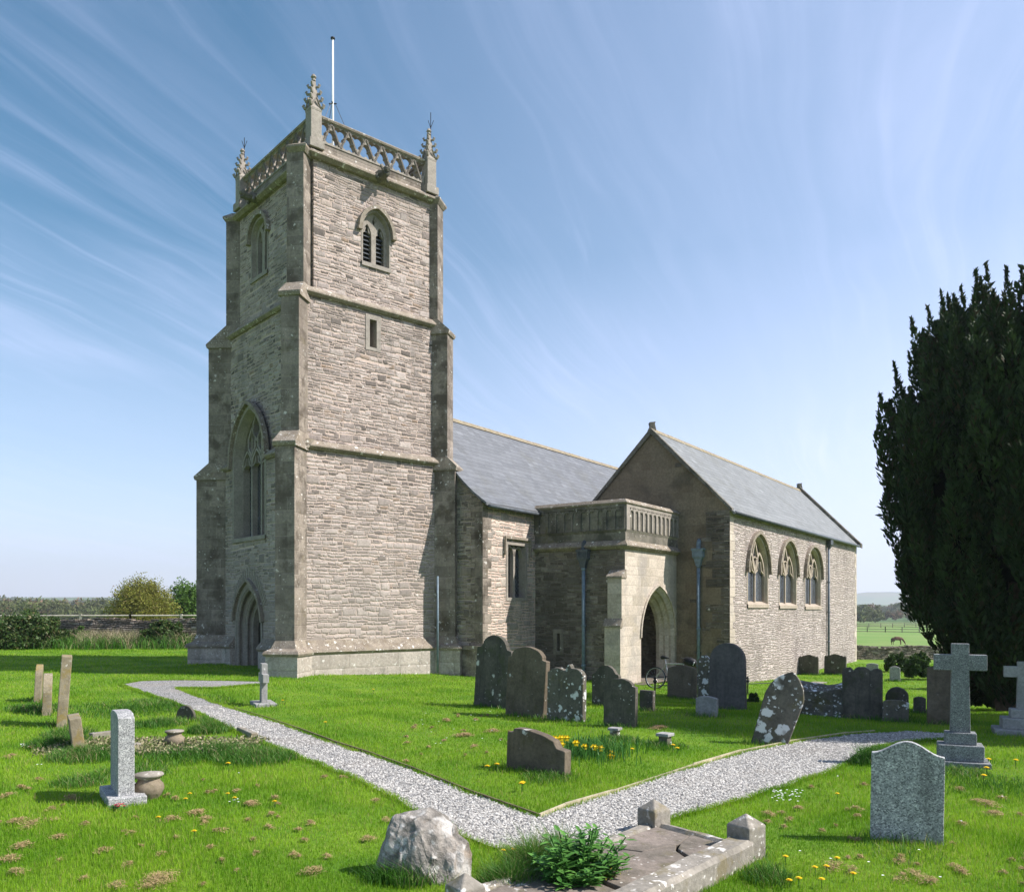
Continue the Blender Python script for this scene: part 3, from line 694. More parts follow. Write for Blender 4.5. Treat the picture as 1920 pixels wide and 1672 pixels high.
# buttresses
def buttress(P, b, w, stages, zbase=-.9, pl=(.22, .70), label=None):
    """stages: (z_top, projection). b: outward direction"""
    b = Vector(b).normalized(); s = Vector((b.y, -b.x))
    def pt(d, z, k, ww): q = P+b*d+s*k*ww/2; return (q.x, q.y, z)
    m = MB(); z0 = pl[1]+.25 if pl else zbase; caps = []
    for i, (z1, p) in enumerate(stages):
        ww = w-.03*i; nx = stages[i+1][1] if i+1 < len(stages) else .0
        prof = [(-1.0, z0), (p, z0), (p, z1), (-1.0, z1)]
        n = 4; m.add([pt(d, z, -1, ww) for d, z in prof]+[pt(d, z, 1, ww) for d, z in prof], [(j, (j+1) % n, (j+1) % n+n, j+n) for j in range(n)]+[(0, 1, 2, 3), (7, 6, 5, 4)])
        if i+1 < len(stages):
            w2 = ww+.12; rise = max(.3, (p-nx)*1.1)
            prof = [(-.9, z1-.12), (p+.04, z1-.12), (p+.07, z1-.04), (p+.07, z1), (nx-.0, z1+rise), (-.9, z1+rise)]
            n = 6; cap = MB(); cap.add([pt(d, z, -1, w2 if z < z1+.01 else ww) for d, z in prof]+[pt(d, z, 1, w2 if z < z1+.01 else ww) for d, z in prof], [(j, (j+1) % n, (j+1) % n+n, j+n) for j in range(n)]+[tuple(range(n)), tuple(range(2*n-1, n-1, -1))]); caps.append(cap)
        z0 = z1
    o = m.build('buttress', M['ashlar'], church)
    if label: o['label'] = label
    for q_ in caps: q_.build('set_off', M['coping'], o)
    if pl:
        m = MB(); p = stages[0][1]+pl[0]; ww = w+.36
        m.add([pt(d, z, k, ww) for k in (-1, 1) for d, z in ((-1, zbase), (p, zbase), (p, pl[1]), (-1, pl[1]))], [(0, 1, 2, 3), (7, 6, 5, 4), (0, 4, 5, 1), (1, 5, 6, 2), (2, 6, 7, 3)])
        m.build('buttress_plinth', M['plinth'], o)
        m = MB(); q = stages[0][1]
        rows = [(p+.04, ww+.08, pl[1]), (p+.07, ww+.13, pl[1]+.06), (p+.03, ww+.06, pl[1]+.13), (q+.1, w+.16, pl[1]+.2), (q, w, pl[1]+.42)]
        vs = []
        for d, wi, z in rows: vs += [pt(-1, z, -1, wi), pt(d, z, -1, wi), pt(d, z, 1, wi), pt(-1, z, 1, wi)]
        fs = [(i*4+j, i*4+(j+1) % 4, i*4+4+(j+1) % 4, i*4+4+j) for i in range(len(rows)-1) for j in range(4)]+[(0, 1, 2, 3)]
        m.add(vs, fs); m.build('buttress_moulding', M['coping'], o)
    return o, pt
cs = corners(ST[1])
buttress(cs[0]+Vector((-.26, .05)), (-.17, -.985), .56, [(6.55, .92), (10.75, .60), (14.78, .26)])
buttress(cs[1]+Vector((0, .26)), (.97, -.24), .60, [(6.45, .80), (10.75, .55), (14.78, .22)])
buttress(cs[3]+Vector((.1, 0)), (-1, .02), .62, [(6.35, .98), (10.7, .58), (14.78, .0)])
# buttress heads of the cornice
for c_, b_, p_, w_ in ((cs[0]+Vector((-.20, .05)), (-.17, -.985), .26, .44), (cs[1]+Vector((0, .26)), (.97, -.24), .22, .54), (cs[3]+Vector((.1, 0)), (-1, .02), .0, .50)):
    b = Vector(b_).normalized(); s = Vector((b.y, -b.x)); m = MB(); vs = []
    rows = [(p_+.02, w_+.02, 14.76), (p_+.10, w_+.16, 14.87), (p_+.10, w_+.16, 14.93), (p_-.16, w_-.14, 15.10)]
    for d, wi, z in rows: vs += [((c_+b*q+s*k*wi/2).x, (c_+b*q+s*k*wi/2).y, z) for q, k in ((-.6, -1), (d, -1), (d, 1), (-.6, 1))]
    m.add(vs, [(i*4+j, i*4+(j+1) % 4, i*4+4+(j+1) % 4, i*4+4+j) for i in range(3) for j in range(4)]+[(0, 1, 2, 3), (12, 13, 14, 15)])
    m.build('buttress_cornice', M['coping'], church)
# parapet: blind band, pierced triangles with trefoils, coping
PR = (ST[2][0]+(d1+d2)*.0, ST[2][1]-.06, ST[2][2]-.20); pc = corners(PR)
def trefoil(th, up, r):
    best = 0
    for k in range(3):
        a = PI/2*(1 if up else -1)+k*2*PI/3; cx_, cy_ = r*.50*math.cos(a), r*.50*math.sin(a); rr = r*.50
        dx, dy = math.cos(th), math.sin(th); bq = cx_*dx+cy_*dy; disc = bq*bq-(cx_*cx_+cy_*cy_-rr*rr)
        if disc > 0: best = max(best, bq+math.sqrt(disc))
    return max(best, r*.18)
def poly_r(poly, c, th):
    d = Vector((math.cos(th), math.sin(th))); best = 1e9
    for i in range(len(poly)):
        a = Vector(poly[i])-c; b = Vector(poly[(i+1) % len(poly)])-c; e = b-a; den = d.x*e.y-d.y*e.x
        if abs(den) < 1e-9: continue
        t = (a.x*e.y-a.y*e.x)/den; s_ = (a.x*d.y-a.y*d.x)/den
        if t > 0 and -1e-6 <= s_ <= 1+1e-6: best = min(best, t)
    return best
def pierced(F, L, za, zb_, nt, th=.16):
    m = MB(); h = zb_-za; bw = L/nt
    for k in range(nt*2+1):
        up = k % 2 == 0; x = k*bw/2
        tri = [(x-bw/2, za), (x+bw/2, za), (x, zb_)] if up else [(x-bw/2, zb_), (x, za), (x+bw/2, zb_)]
        if k == 0: tri = [(0, za), (bw/2, za), (0, zb_)] ; 
        if k == nt*2: tri = [(L-bw/2, za), (L, za), (L, zb_)]
        edge = k in (0, nt*2)
        c = sum((Vector(p) for p in tri), Vector((0, 0)))/3; n = 42
        angs = sorted(set([2*PI*i/n-PI for i in range(n)]+[math.atan2(p[1]-c.y, p[0]-c.x) for p in tri]))
        n = len(angs); inn = []; out = []
        r0 = (.24 if edge else .40)*min(bw, h)
        for t in angs:
            ro = poly_r(tri, c, t); ri = min(trefoil(t, up, r0), ro*.92); dv = Vector((math.cos(t), math.sin(t))); inn.append(c+dv*ri); out.append(c+dv*ro)
        vs = [F.pt(*p, 0) for p in out]+[F.pt(*p, 0) for p in inn]+[F.pt(*p, -th) for p in inn]+[F.pt(*p, -th) for p in out]
        m.add(vs, [(i+q*n, (i+1) % n+q*n, (i+1) % n+q*n+n, i+q*n+n) for q in range(3) for i in range(n)])
        if not edge:   # raised triangular moulding
            for i in range(3): ribbon(m, F, [tri[i], tri[(i+1) % 3]], .05, .025, 0)
    return m
nS = max(5, round(PR[1]/.54)); nW = round(PR[2]/.54)
PFS = [Face(pc[0], d1), Face(pc[1], d2), Face(pc[2], -d1), Face(pc[3], -d2)]
za, zb_ = 15.36, 16.0
for F, L, n in zip(PFS, (PR[1], PR[2], PR[1], PR[2]), (nS, nW, nS, nW)):
    m = MB(); bar(m, F, 0, L-.2, 15.0, za, 0, -.2); m.build('parapet_base', M['ashlar'], church)
    pierced(F, L, za, zb_, n).build('pierced_parapet', M['dressed'], church, fix=False)
    m = MB(); prof = [(-.22, zb_), (.06, zb_), (.08, zb_+.05), (0, zb_+.12), (-.16, zb_+.12), (-.24, zb_+.05)]; nn = 6
    m.add([F.pt(0, q, d) for d, q in prof]+[F.pt(L-.05, q, d) for d, q in prof], [(i, (i+1) % nn, (i+1) % nn+nn, i+nn) for i in range(nn)]+[tuple(range(nn)), tuple(range(2*nn-1, nn-1, -1))])
    m.build('parapet_coping', M['coping'], church)
# pinnacles
def pinnacle(P, z0, zt, s=.34, rot=PI/4-aT, rod=None):
    m = MB(); zs_ = z0+(zt-z0)*.52
    m.box((P.x, P.y, (z0+zs_)/2), (s, s, zs_-z0), -aT)
    m.box((P.x, P.y, z0+.12), (s+.12, s+.12, .24), -aT)
    o = m.build('pinnacle', M['dressed'], church, bevel=.015)
    m = MB(); rows = [(s*.60, zs_), (s*.62, zs_+.06), (s*.42, zs_+.16), (s*.14, zt-.12)]; vs = []
    for r_, z in rows: vs += [(P.x+r_*math.cos(-aT+PI/4+k*PI/2)*1.2, P.y+r_*math.sin(-aT+PI/4+k*PI/2)*1.2, z) for k in range(4)]
    m.add(vs, [(i*4+j, i*4+(j+1) % 4, i*4+4+(j+1) % 4, i*4+4+j) for i in range(3) for j in range(4)]+[(0, 1, 2, 3), (12, 13, 14, 15)])
    # crockets up the four arrises
    for lev in range(4):
        f = lev/4; z = zs_+.12+f*(zt-zs_-.2); rr = s*(.56-.42*f)
        for k in range(4):
            a = -aT+PI/4+k*PI/2; dx, dy = math.cos(a), math.sin(a); q = .075*(1-.25*f)
            c0 = Vector((P.x+dx*rr, P.y+dy*rr, z)); 
            m.tube([c0, c0+Vector((dx*q, dy*q, .0)), c0+Vector((dx*q*1.5, dy*q*1.5, q*.9)), c0+Vector((dx*q*1.0, dy*q*1.0, q*1.5))], [q*.55, q*.6, q*.6, q*.25], 6)
            if lev == 0:
                a2_ = a+PI/4; e = Vector((P.x+math.cos(a2_)*s*.48, P.y+math.sin(a2_)*s*.48, z-.02))
                sd = Vector((-math.sin(a2_), math.cos(a2_), 0)); 
                m.tube([e-sd*s*.45, e+Vector((0, 0, s*.75)), e+sd*s*.45], .028, 5)
    m.lathe([(.02, -.14), (.07, -.1), (.05, -.04), (.085, 0), (.05, .07), (.01, .10)], 8, (P.x, P.y, zt))
    m.build('crocketed_spirelet', M['dressed'], o)
    if rod:
        m = MB(); m.tube([(P.x+.06, P.y, zt-.2), (P.x+.06, P.y, zt+rod)], .012, 5); m.tube([(P.x+.06, P.y, zt+.1), (P.x-.02, P.y, zt+.35)], .009, 5); m.tube([(P.x+.06, P.y, zt+.1), (P.x+.15, P.y, zt+.35)], .009, 5)
        m.build('lightning_rod', M['iron'], o)
for i, (zt, rod) in enumerate(((17.1, None), (17.05, .6), (16.9, None), (17.0, .45))): pinnacle(pc[i], 15.02, zt, .34, rod=rod)
# gargoyles
for F, u in ((S3, S3.at(707, 325)[0]), (W3, W3.at(487, 355)[0])):
    m = MB(); a = F.pt(u, 14.92, .05); n3 = Vector((F.n.x, F.n.y, 0)); t3 = Vector((F.a.x, F.a.y, 0))
    m.tube([a, a+n3*.2+Vector((0, 0, .03)), a+n3*.38+Vector((0, 0, -.02)), a+n3*.50+Vector((0, 0, .02))], [.17, .15, .12, .13], 8)
    m.tube([a+n3*.46+Vector((0, 0, .06)), a+n3*.60+Vector((0, 0, .02))], [.12, .06], 7); m.tube([a+n3*.48+Vector((0, 0, -.05)), a+n3*.58+Vector((0, 0, -.10))], [.07, .04], 6)
    for k in (-1, 1): m.tube([a+n3*.42+t3*k*.09+Vector((0, 0, .08)), a+n3*.40+t3*k*.16+Vector((0, 0, .2))], [.05, .02], 5); m.tube([a+n3*.2+t3*k*.12, a+n3*.25+t3*k*.2+Vector((0, 0, -.15))], [.06, .04], 5)
    m.build('gargoyle', M['ashlar_dark'], church)
# flagpole on the tower roof with stays
pb = (pc[0]+pc[1]+pc[2]+pc[3])/4
k = (624-CX)/FPX; q0 = pc[0]+(d1*PR[1]*.5+d2*PR[2]*.30); q0.x = k*q0.y
zt = EYE+(HY-72)/FPX*q0.y; zc = EYE+(HY-195)/FPX*q0.y
fp = empty('flagpole', (q0.x, q0.y, 14.82)); tag(fp, 'slim white flagpole with wire stays standing on the tower roof', 'flagpole')
m = MB(); m.tube([(0, 0, 0), (0, 0, zt-14.85)], [.042, .028], 10); m.build('pole', M['white_metal'], fp, True)
m = MB(); m.lathe([(.03, 0), (.07, .02), (.07, .05), (.03, .08)], 10, (0, 0, zt-14.86)); m.build('truck', M['iron'], fp)
m = MB(); m.tube([(-.12, 0, zc-14.82), (.12, 0, zc-14.82)], .02, 6); m.tube([(0, -.12, zc-14.82), (0, .12, zc-14.82)], .02, 6); m.build('collar', M['iron'], fp)
for dx, dy in ((-.9, -.7), (1.35, .9), (-1.0, 1.6)):
    m = MB(); m.tube([(dx*.06, dy*.06, zc-14.82), (dx, dy, .1)], .009, 5); m.build('stay', M['steel'], fp)
# tower downpipe
m = MB(); cP = cs[1]+Vector((.18, -.38)); m.tube([(cP.x, cP.y, .0), (cP.x, cP.y, 3.0)], .035, 8); m.build('downpipe', M['pipe'], church, True)

# ------------------------------------------------------------------ nave, chapel, porch
bN = R(34.4); e1 = Vector((math.sin(bN), math.cos(bN))); e2 = Vector((math.cos(bN), -math.sin(bN)))
C = Vector((-.907, 26.0))
def UV(u, v): return C+e1*u+e2*v
def P3(u, v, z): q = UV(u, v); return Vector((q.x, q.y, z))
NL = 22; ze = 5.25; zr = 8.65; wv_ = 3.31
nS_ = Face(UV(0, 0), e1)
uL, _ = nS_.at(952, 1060); uR, _ = nS_.at(985, 1060); _, zt = nS_.at(966, 1022); _, zb = nS_.at(966, 1120)
rO = [(uL-.10, zb-.1), (uL-.10, zt+.1), (uR+.10, zt+.1), (uR+.10, zb-.1)]
m = MB(); fill_face(m, nS_, [(0, -1.5), (NL, -1.5), (NL, ze), (0, ze)], [rO]); m.build('nave_south_wall', M['navesouth'], church, fix=False)
m = MB()
m.add([P3(0, 0, -1.5), P3(0, -2*wv_, -1.5), P3(0, -2*wv_, ze), P3(0, -wv_, zr-.05), P3(0, 0, ze)], [(0, 1, 2, 3, 4)])
m.add([P3(NL, 0, -1.5), P3(NL, -2*wv_, -1.5), P3(NL, -2*wv_, ze), P3(NL, -wv_, zr-.05), P3(NL, 0, ze)], [(0, 1, 2, 3, 4)])
m.add([P3(0, -2*wv_, -1.5), P3(NL, -2*wv_, -1.5), P3(NL, -2*wv_, ze), P3(0, -2*wv_, ze)], [(0, 1, 2, 3)])
m.build('nave_wall', M['nave'], church, fix=False)
# quoins at the south west corner of the nave
m = MB(); z = -.5; k = 0
while z < ze-.3:
    h = .26+.1*random.random(); L = .45 if k % 2 else .26
    bar(m, nS_, -.012, L, z, z+h-.012, .012, -.3); F = Face(UV(0, -1), e2); bar(m, F, 1-(.26 if k % 2 else .45), 1.012, z, z+h-.012, .012, -.1); z += h; k += 1
m.build('quoins', M['ashlar'], church)
F = Face(UV(0, -2.2), e2)
m = MB(); bar(m, F, 0, 2.16, -.9, .72, .12, -.05); m.build('plinth', M['ashlar'], church)
m = MB(); bar(m, F, 0, 2.16, .72, .84, .17, -.05); m.build('plinth_moulding', M['coping'], church)
def roof_slope(name, mat, pts, th=.07):
    m = MB(); a, b, c = [Vector(p) for p in pts[:3]]; nn = (b-a).cross(c-a).normalized()
    if nn.z < 0: nn = -nn
    m.prism([Vector(p) for p in pts], nn*th); return m.build(name, mat, church)
def sweep_roof(u0, u1, ve, vr, zE, zR, name, mat, kick=.35, over=.22, th=.08):
    """slope with a flattened foot (sprocketed eaves)"""
    sgn = 1 if ve > vr else -1; m = MB()
    prof = [(ve+sgn*over, zE-.08), (ve-sgn*.25, zE+(.25+over)*kick+.05), (ve-sgn*.7, zE+.7*(zR-zE)/abs(ve-vr)*.93)]
    prof += [(vr, zR)]
    top = [(v, z+th) for v, z in prof][::-1]; loop = prof+top; n = len(loop)
    m.add([P3(u0, v, z) for v, z in loop]+[P3(u1, v, z) for v, z in loop], [(i, (i+1) % n, (i+1) % n+n, i+n) for i in range(n)]+[tuple(range(n)), tuple(range(2*n-1, n-1, -1))])
    return m.build(name, mat, church)
sweep_roof(-.1, NL, 0, -wv_, ze, zr, 'nave_roof', M['slate'], .45); sweep_roof(-.1, NL, -2*wv_, -wv_, ze, zr, 'nave_roof', M['slate'])
def ridge(u0, u1, v, z, mat):
    m = MB(); u = u0
    while u < u1:
        l = .42; m.prism([P3(u, v-.13, z-.08), P3(u, v-.03, z+.07), P3(u, v+.03, z+.07), P3(u, v+.13, z-.08)], P3(u+l, v, 0)-P3(u+random.uniform(0, .02), v, 0)+Vector((0, 0, random.uniform(-.006, .006)))); u += l
    return m.build('ridge_tiles', mat, church)
M['ridge'] = plain_stone('lichened_ridge_tile', (.22, .19, .13), (.30, .26, .18), 5, .01, lich=.4, moss=(.25, .20, .08, .6), local=False)
ridge(-.1, NL, -wv_, zr+.07, M['ridge'])
m = MB(); m.tube([P3(0, .24, ze-.1), P3(3.0, .24, ze-.1)], .055, 8); m.build('gutter', M['hopper'], church, True)
# square headed nave window
m = MB(); rI = [(uL, zb), (uL, zt), (uR, zt), (uR, zb)]
reveal(m, nS_, rO, .015, rI, .015); reveal(m, nS_, rI, .015, rI, -.3)
mx = (uL+uR)/2; bar(m, nS_, mx-.05, mx+.05, zb, zt, -.1, -.25)
nw = m.build('window', M['dressed'], church); nw['label'] = 'square headed two light nave window'
m = MB(); m.add([nS_.pt(*p, -.27) for p in rI], [(0, 1, 2, 3)]); m.build('glass', M['glass'], nw)
m = MB()
for c in ((uL+mx)/2, (uR+mx)/2):
    hw = (mx-uL)/2; ribbon(m, nS_, [(c-hw, zt-.35), (c-hw*.75, zt-.12), (c, zt-.03), (c+hw*.75, zt-.12), (c+hw, zt-.35)], .07, -.1, -.24)
m.build('tracery', M['dressed'], nw)
m = MB(); ribbon(m, nS_, [(uL-.22, zt-.35), (uL-.22, zt+.22), (uR+.22, zt+.22), (uR+.22, zt-.35)], .09, .10, -.02); m.build('hood_mould', M['coping'], nw)

# chapel (south aisle)
cu0 = 7.03; cv0 = 5.32; cL = 19.1; hw = 2.9; zce = 5.38; zca = 8.36
cS = Face(UV(cu0, cv0), e1); cW = Face(UV(cu0, cv0-2*hw), e2)
holes = []
for (pl_, pr_, ya, yb, ysp) in ((1404, 1437, 1013, 1132, 1064), (1463, 1491, 1025, 1134, 1070), (1511, 1537, 1036, 1136, 1076)):
    a, _ = cS.at(pl_, 1100); b, _ = cS.at(pr_, 1100); c = (a+b)/2
    _, zb = cS.at((pl_+pr_)/2, yb); _, zt = cS.at((pl_+pr_)/2, ya); _, zs_ = cS.at((pl_+pr_)/2, ysp)
    holes.append(window(cS, c, b-a+.12, zb, zs_-.12, zt+.06, .20, 2, True, .14, gold=True, hood_ends=.05))
m = MB(); fill_face(m, cS, [(0, -1.8), (cL, -1.8), (cL, zce), (0, zce)], holes); m.build('chapel_south_wall', M['chapel'], church, fix=False)
gz = zca-.06
for uu in (0, cL):
    m = MB()
    F = Face(UV(cu0+uu, cv0-2*hw), e2); m.add([F.pt(0, -1.8), F.pt(2*hw, -1.8), F.pt(2*hw, zce), F.pt(hw, gz), F.pt(0, zce)], [(0, 1, 2, 3, 4)])
    m.build('chapel_gable_wall', M['render'], church, fix=False)
# quoins: rough dark blocks on the gable side, pale on the south side
m = MB(); m2 = MB(); z = -1.0; k = 0
while z < zce-.1:
    h = .22+.14*random.random(); L = random.choice((.35, .5, .28))
    bar(m, cS, -.01, L, z, min(z+h-.012, zce-.02), .012, -.2)
    L2 = random.choice((.3, .62, .85, .45))
    bar(m2, cW, 2*hw-L2, 2*hw+.01, z, min(z+h-.03, zce-.02), .014, -.2); z += h; k += 1
m.build('quoins', M['ashlar_pale'], church); m2.build('quoins', M['porchwall'], church)
for (x, z, w, h) in ((2*hw-1.2, 4.3, .45, .16), (2*hw-1.45, 2.2, .3, .12), (2*hw-1.1, 3.4, .35, .12), (2*hw-2.0, 7.0, .25, .16), (2*hw-1.0, 1.2, .3, .12), (2*hw-1.3, .4, .3, .1)): m = MB(); bar(m, cW, x, x+w, z, z+h, .01, -.1); m.build('exposed_stone', M['porchwall'], church, bevel=.02)
m = MB(); F = cS; z = -1.0
while z < zce-.1: h = .3; L = random.choice((.3, .5)); bar(m, cS, cL-L, cL+.01, z, min(z+h-.012, zce-.02), .012, -.2); z += h
m.build('quoins', M['ashlar_pale'], church)
def slope2(u0, u1, v0, v1, z0, z1, mat, name='chapel_roof', th=.07, over=.18):
    dv = v0-v1; k = (z0-z1)/dv; s = 1 if dv > 0 else -1
    return roof_slope(name, mat, [P3(u0, v0+s*over, z0+k*s*over), P3(u1, v0+s*over, z0+k*s*over), P3(u1, v1, z1), P3(u0, v1, z1)], th)
slope2(cu0-.08, cu0+cL-.25, cv0, cv0-hw, zce, zca, M['slate2']); slope2(cu0-.08, cu0+cL-.25, cv0-2*hw, cv0-hw, zce, zca, M['slate2'])
ridge(cu0+.05, cu0+cL-.3, cv0-hw, zca+.07, M['ridge'])
def verge(u0, u1, raise_, name, mat, over=.25):
    for s in (1, -1):
        v0 = cv0 if s > 0 else cv0-2*hw; m = MB(); k = (zca-zce)/hw
        pts = [P3(u0, v0+s*over, zce-k*over+raise_*.2), P3(u0, v0+s*over, zce-k*over+raise_), P3(u0, cv0-hw, zca+raise_), P3(u0, cv0-hw, zca-.08)]
        m.prism(pts, P3(u1, 0, 0)-P3(u0, 0, 0)); m.build(name, mat, church, bevel=.01)
verge(cu0-.12, cu0+.06, .15, 'gable_coping', M['ashlar_dark'], .12); verge(cu0+cL-.30, cu0+cL+.12, .30, 'gable_coping', M['ashlar_dark'], .28)
for uu, rr in ((cu0+.05, .16), (cu0+cL-.1, .26)):
    m = MB(); c = P3(uu, cv0-hw, zca+rr); m.prism([c+Vector((-.14, 0, -.05)), c+Vector((.14, 0, -.05)), c+Vector((.09, 0, .16)), c+Vector((.12, 0, .24)), c+Vector((-.10, 0, .22)), c+Vector((-.07, 0, .1))], (0, .3, 0))
    m.build('gable_cross_stump', M['ashlar_dark'], church)
m = MB(); g0 = P3(cu0, cv0+.20, zce-.12); g1 = P3(cu0+cL-.3, cv0+.20, zce-.12); m.tube([g0, g1], .065, 8); m.build('gutter', M['hopper'], church, True)
u, _ = cS.at(1550, 1100)
m = MB(); m.tube([cS.pt(u, -1.0, .09), cS.pt(u, zce-.55, .09)], .055, 8)
for z in (.4, 1.8, 3.2): m.lathe([(.075, 0), (.075, .06)], 8, tuple(cS.pt(u, z, .09)))
dp = m.build('downpipe', M['pipe_dark'], church, True)
m = MB(); a = cS.pt(u, zce-.6, .12); m.lathe([(.06, 0), (.13, .14), (.19, .18), (.19, .40), (.13, .42)], 4, tuple(a)); m.build('hopper', M['hopper'], dp)

# porch
pu0 = 3.0; pv = 3.37; zpt = 5.40; zps = 3.99; pw = cu0-pu0
pS = Face(UV(pu0, pv), e1); pW = Face(UV(pu0, 0), e2)
uL, _ = pS.at(1202, 1200); uR = pw-.16; uM = (uL+uR)/2
_, zt = pS.at(1247, 1100); _, zsp = pS.at(1247, 1192)
uL2 = uL+.10; uR2 = uR-.30; 
O = arch(uM, uR-uL, -1.3, zsp, zt); O1 = arch(uM, (uR-uL)-.22, -1.3, zsp, zt-.14); O2 = arch(uM, (uR-uL)-.36, -1.3, zsp, zt-.24); O3 = arch(uM, (uR-uL)-.50, -1.3, zsp, zt-.34)
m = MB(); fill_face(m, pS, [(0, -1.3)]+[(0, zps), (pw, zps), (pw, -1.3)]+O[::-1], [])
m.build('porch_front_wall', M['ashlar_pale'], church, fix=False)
m = MB(); reveal(m, pS, O, 0, O1, -.10, False); reveal(m, pS, O1, -.10, O1, -.18, False); reveal(m, pS, O1, -.18, O2, -.28, False); reveal(m, pS, O2, -.28, O2, -.36, False); reveal(m, pS, O2, -.36, O3, -.48, False); reveal(m, pS, O3, -.48, O3, -.60, False)
m.build('porch_arch', M['ashlar_pale'], church)
m = MB(); ribbon(m, pS, off(O, uM, .05)[1:-1], .07, .05, -.02); m.build('hood_mould', M['ashlar_pale'], church)
slit_u, _ = pW.at(1047, 1200); _, z1 = pW.at(1047, 1187); _, z0 = pW.at(1047, 1220)
sl = [(slit_u-.06, z0), (slit_u-.06, z1), (slit_u+.06, z1), (slit_u+.06, z0)]; slo = [(slit_u-.2, z0-.12), (slit_u-.2, z1+.14), (slit_u+.2, z1+.14), (slit_u+.2, z0-.12)]
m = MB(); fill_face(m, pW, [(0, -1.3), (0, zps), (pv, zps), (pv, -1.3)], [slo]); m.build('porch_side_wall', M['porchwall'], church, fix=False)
m = MB(); reveal(m, pW, slo, .01, sl, .01); reveal(m, pW, sl, .01, sl, -.35); sw2 = m.build('window', M['ashlar_dark'], church); sw2['label'] = 'small slit window low in the porch side wall'
m = MB(); m.add([pW.pt(*p, -.35) for p in sl], [(0, 1, 2, 3)]); m.build('backing', M['dark'], sw2)
# porch inside
m = MB(); 
m.add([P3(pu0+.25, pv-.6, -1.3), P3(pu0+.25, .05, -1.3), P3(pu0+.25, .05, 3.6), P3(pu0+.25, pv-.6, 3.6)], [(0, 1, 2, 3)])
m.add([P3(pu0+.25, .05, -1.3), P3(cu0-.05, .05, -1.3), P3(cu0-.05, .05, 3.6), P3(pu0+.25, .05, 3.6)], [(0, 1, 2, 3)])
m.add([P3(cu0-.05, .05, -1.3), P3(cu0-.05, pv-.6, -1.3), P3(cu0-.05, pv-.6, 3.6), P3(cu0-.05, .05, 3.6)], [(0, 1, 2, 3)])
m.add([P3(pu0+.25, pv-.6, 3.6), P3(pu0+.25, .05, 3.6), P3(cu0-.05, .05, 3.6), P3(cu0-.05, pv-.6, 3.6)], [(0, 1, 2, 3)])
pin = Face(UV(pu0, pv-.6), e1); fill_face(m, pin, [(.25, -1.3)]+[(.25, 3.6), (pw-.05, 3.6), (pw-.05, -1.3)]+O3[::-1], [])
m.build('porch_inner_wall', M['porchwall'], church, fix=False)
# parapet block with blind arcading
m = MB(); q = .03
m.add([P3(pu0-q, 0, zps), P3(pu0-q, pv+q, zps), P3(cu0, pv+q, zps), P3(cu0, 0, zps), P3(pu0-q, 0, zpt-.1), P3(pu0-q, pv+q, zpt-.1), P3(cu0, pv+q, zpt-.1), P3(cu0, 0, zpt-.1)],
      [(0, 1, 5, 4), (1, 2, 6, 5), (2, 3, 7, 6), (4, 5, 6, 7)])
pp = m.build('porch_parapet', M['ashlar_dark'], church, fix=False)
pp['label'] = 'porch parapet with blind arcading'
pS2 = Face(UV(pu0-q, pv+q), e1); pW2 = Face(UV(pu0-q, -q), e2)
for F, L, n in ((pS2, pw+q, 11), (pW2, pv+2*q, 10)):
    m = MB(); zA, zB = zps+.50, zpt-.20; bw = (L-.30)/n; x0 = .22
    bar(m, F, 0.0, x0, zA, zB, .05, 0); bar(m, F, L-.10, L, zA, zB, .05, 0); bar(m, F, 0, L, zB, zpt-.1, .05, 0); 
    for k in range(n+1):
        x = x0+k*bw; 
        if k: bar(m, F, x-bw*.17, x+bw*.17-.0005, zA+.02, zB-.02, .045, 0)
        if k < n:
            c = x+bw/2 if k else x+bw*.5; w_ = bw*.66
            a = arch(c, w_*1.25, zB-.30, zB-.20, zB-.02, 5); ribbon(m, F, a[1:-1], .045, .043, 0)
            ribbon(m, F, [(c-w_*.35, zB-.02), (c, zB-.09), (c+w_*.35, zB-.02)], .04, .04, 0)
    m.add([F.pt(0, zA, .05), F.pt(L, zA, .05), F.pt(L, zA-.08, .0), F.pt(0, zA-.08, .0), F.pt(0, zA, 0), F.pt(L, zA, 0)], [(0, 1, 2, 3), (0, 1, 5, 4)])
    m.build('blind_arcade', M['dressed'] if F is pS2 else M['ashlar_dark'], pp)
for z, ht, pr, nm in ((zps, .20, .16, 'porch_string_course'), (zpt-.06, .14, .12, 'porch_coping')):
    m = MB(); prof = [(-.05, z-ht*.6), (pr*.4, z-ht*.5), (pr, z-ht*.1), (pr, z+.02), (.02, z+ht*.9), (-.2, z+ht*.9)]; vs = []
    for d, q_ in prof: vs += [P3(pu0-d, 0, q_), P3(pu0-d, pv+d, q_), P3(cu0, pv+d, q_)]
    n = len(prof); m.add(vs, [(i*3+j, i*3+j+1, ((i+1) % n)*3+j+1, ((i+1) % n)*3+j) for i in range(n) for j in range(2)]+[tuple(i*3 for i in range(n)), tuple(i*3+2 for i in range(n))])
    m.build(nm, M['coping'], church)
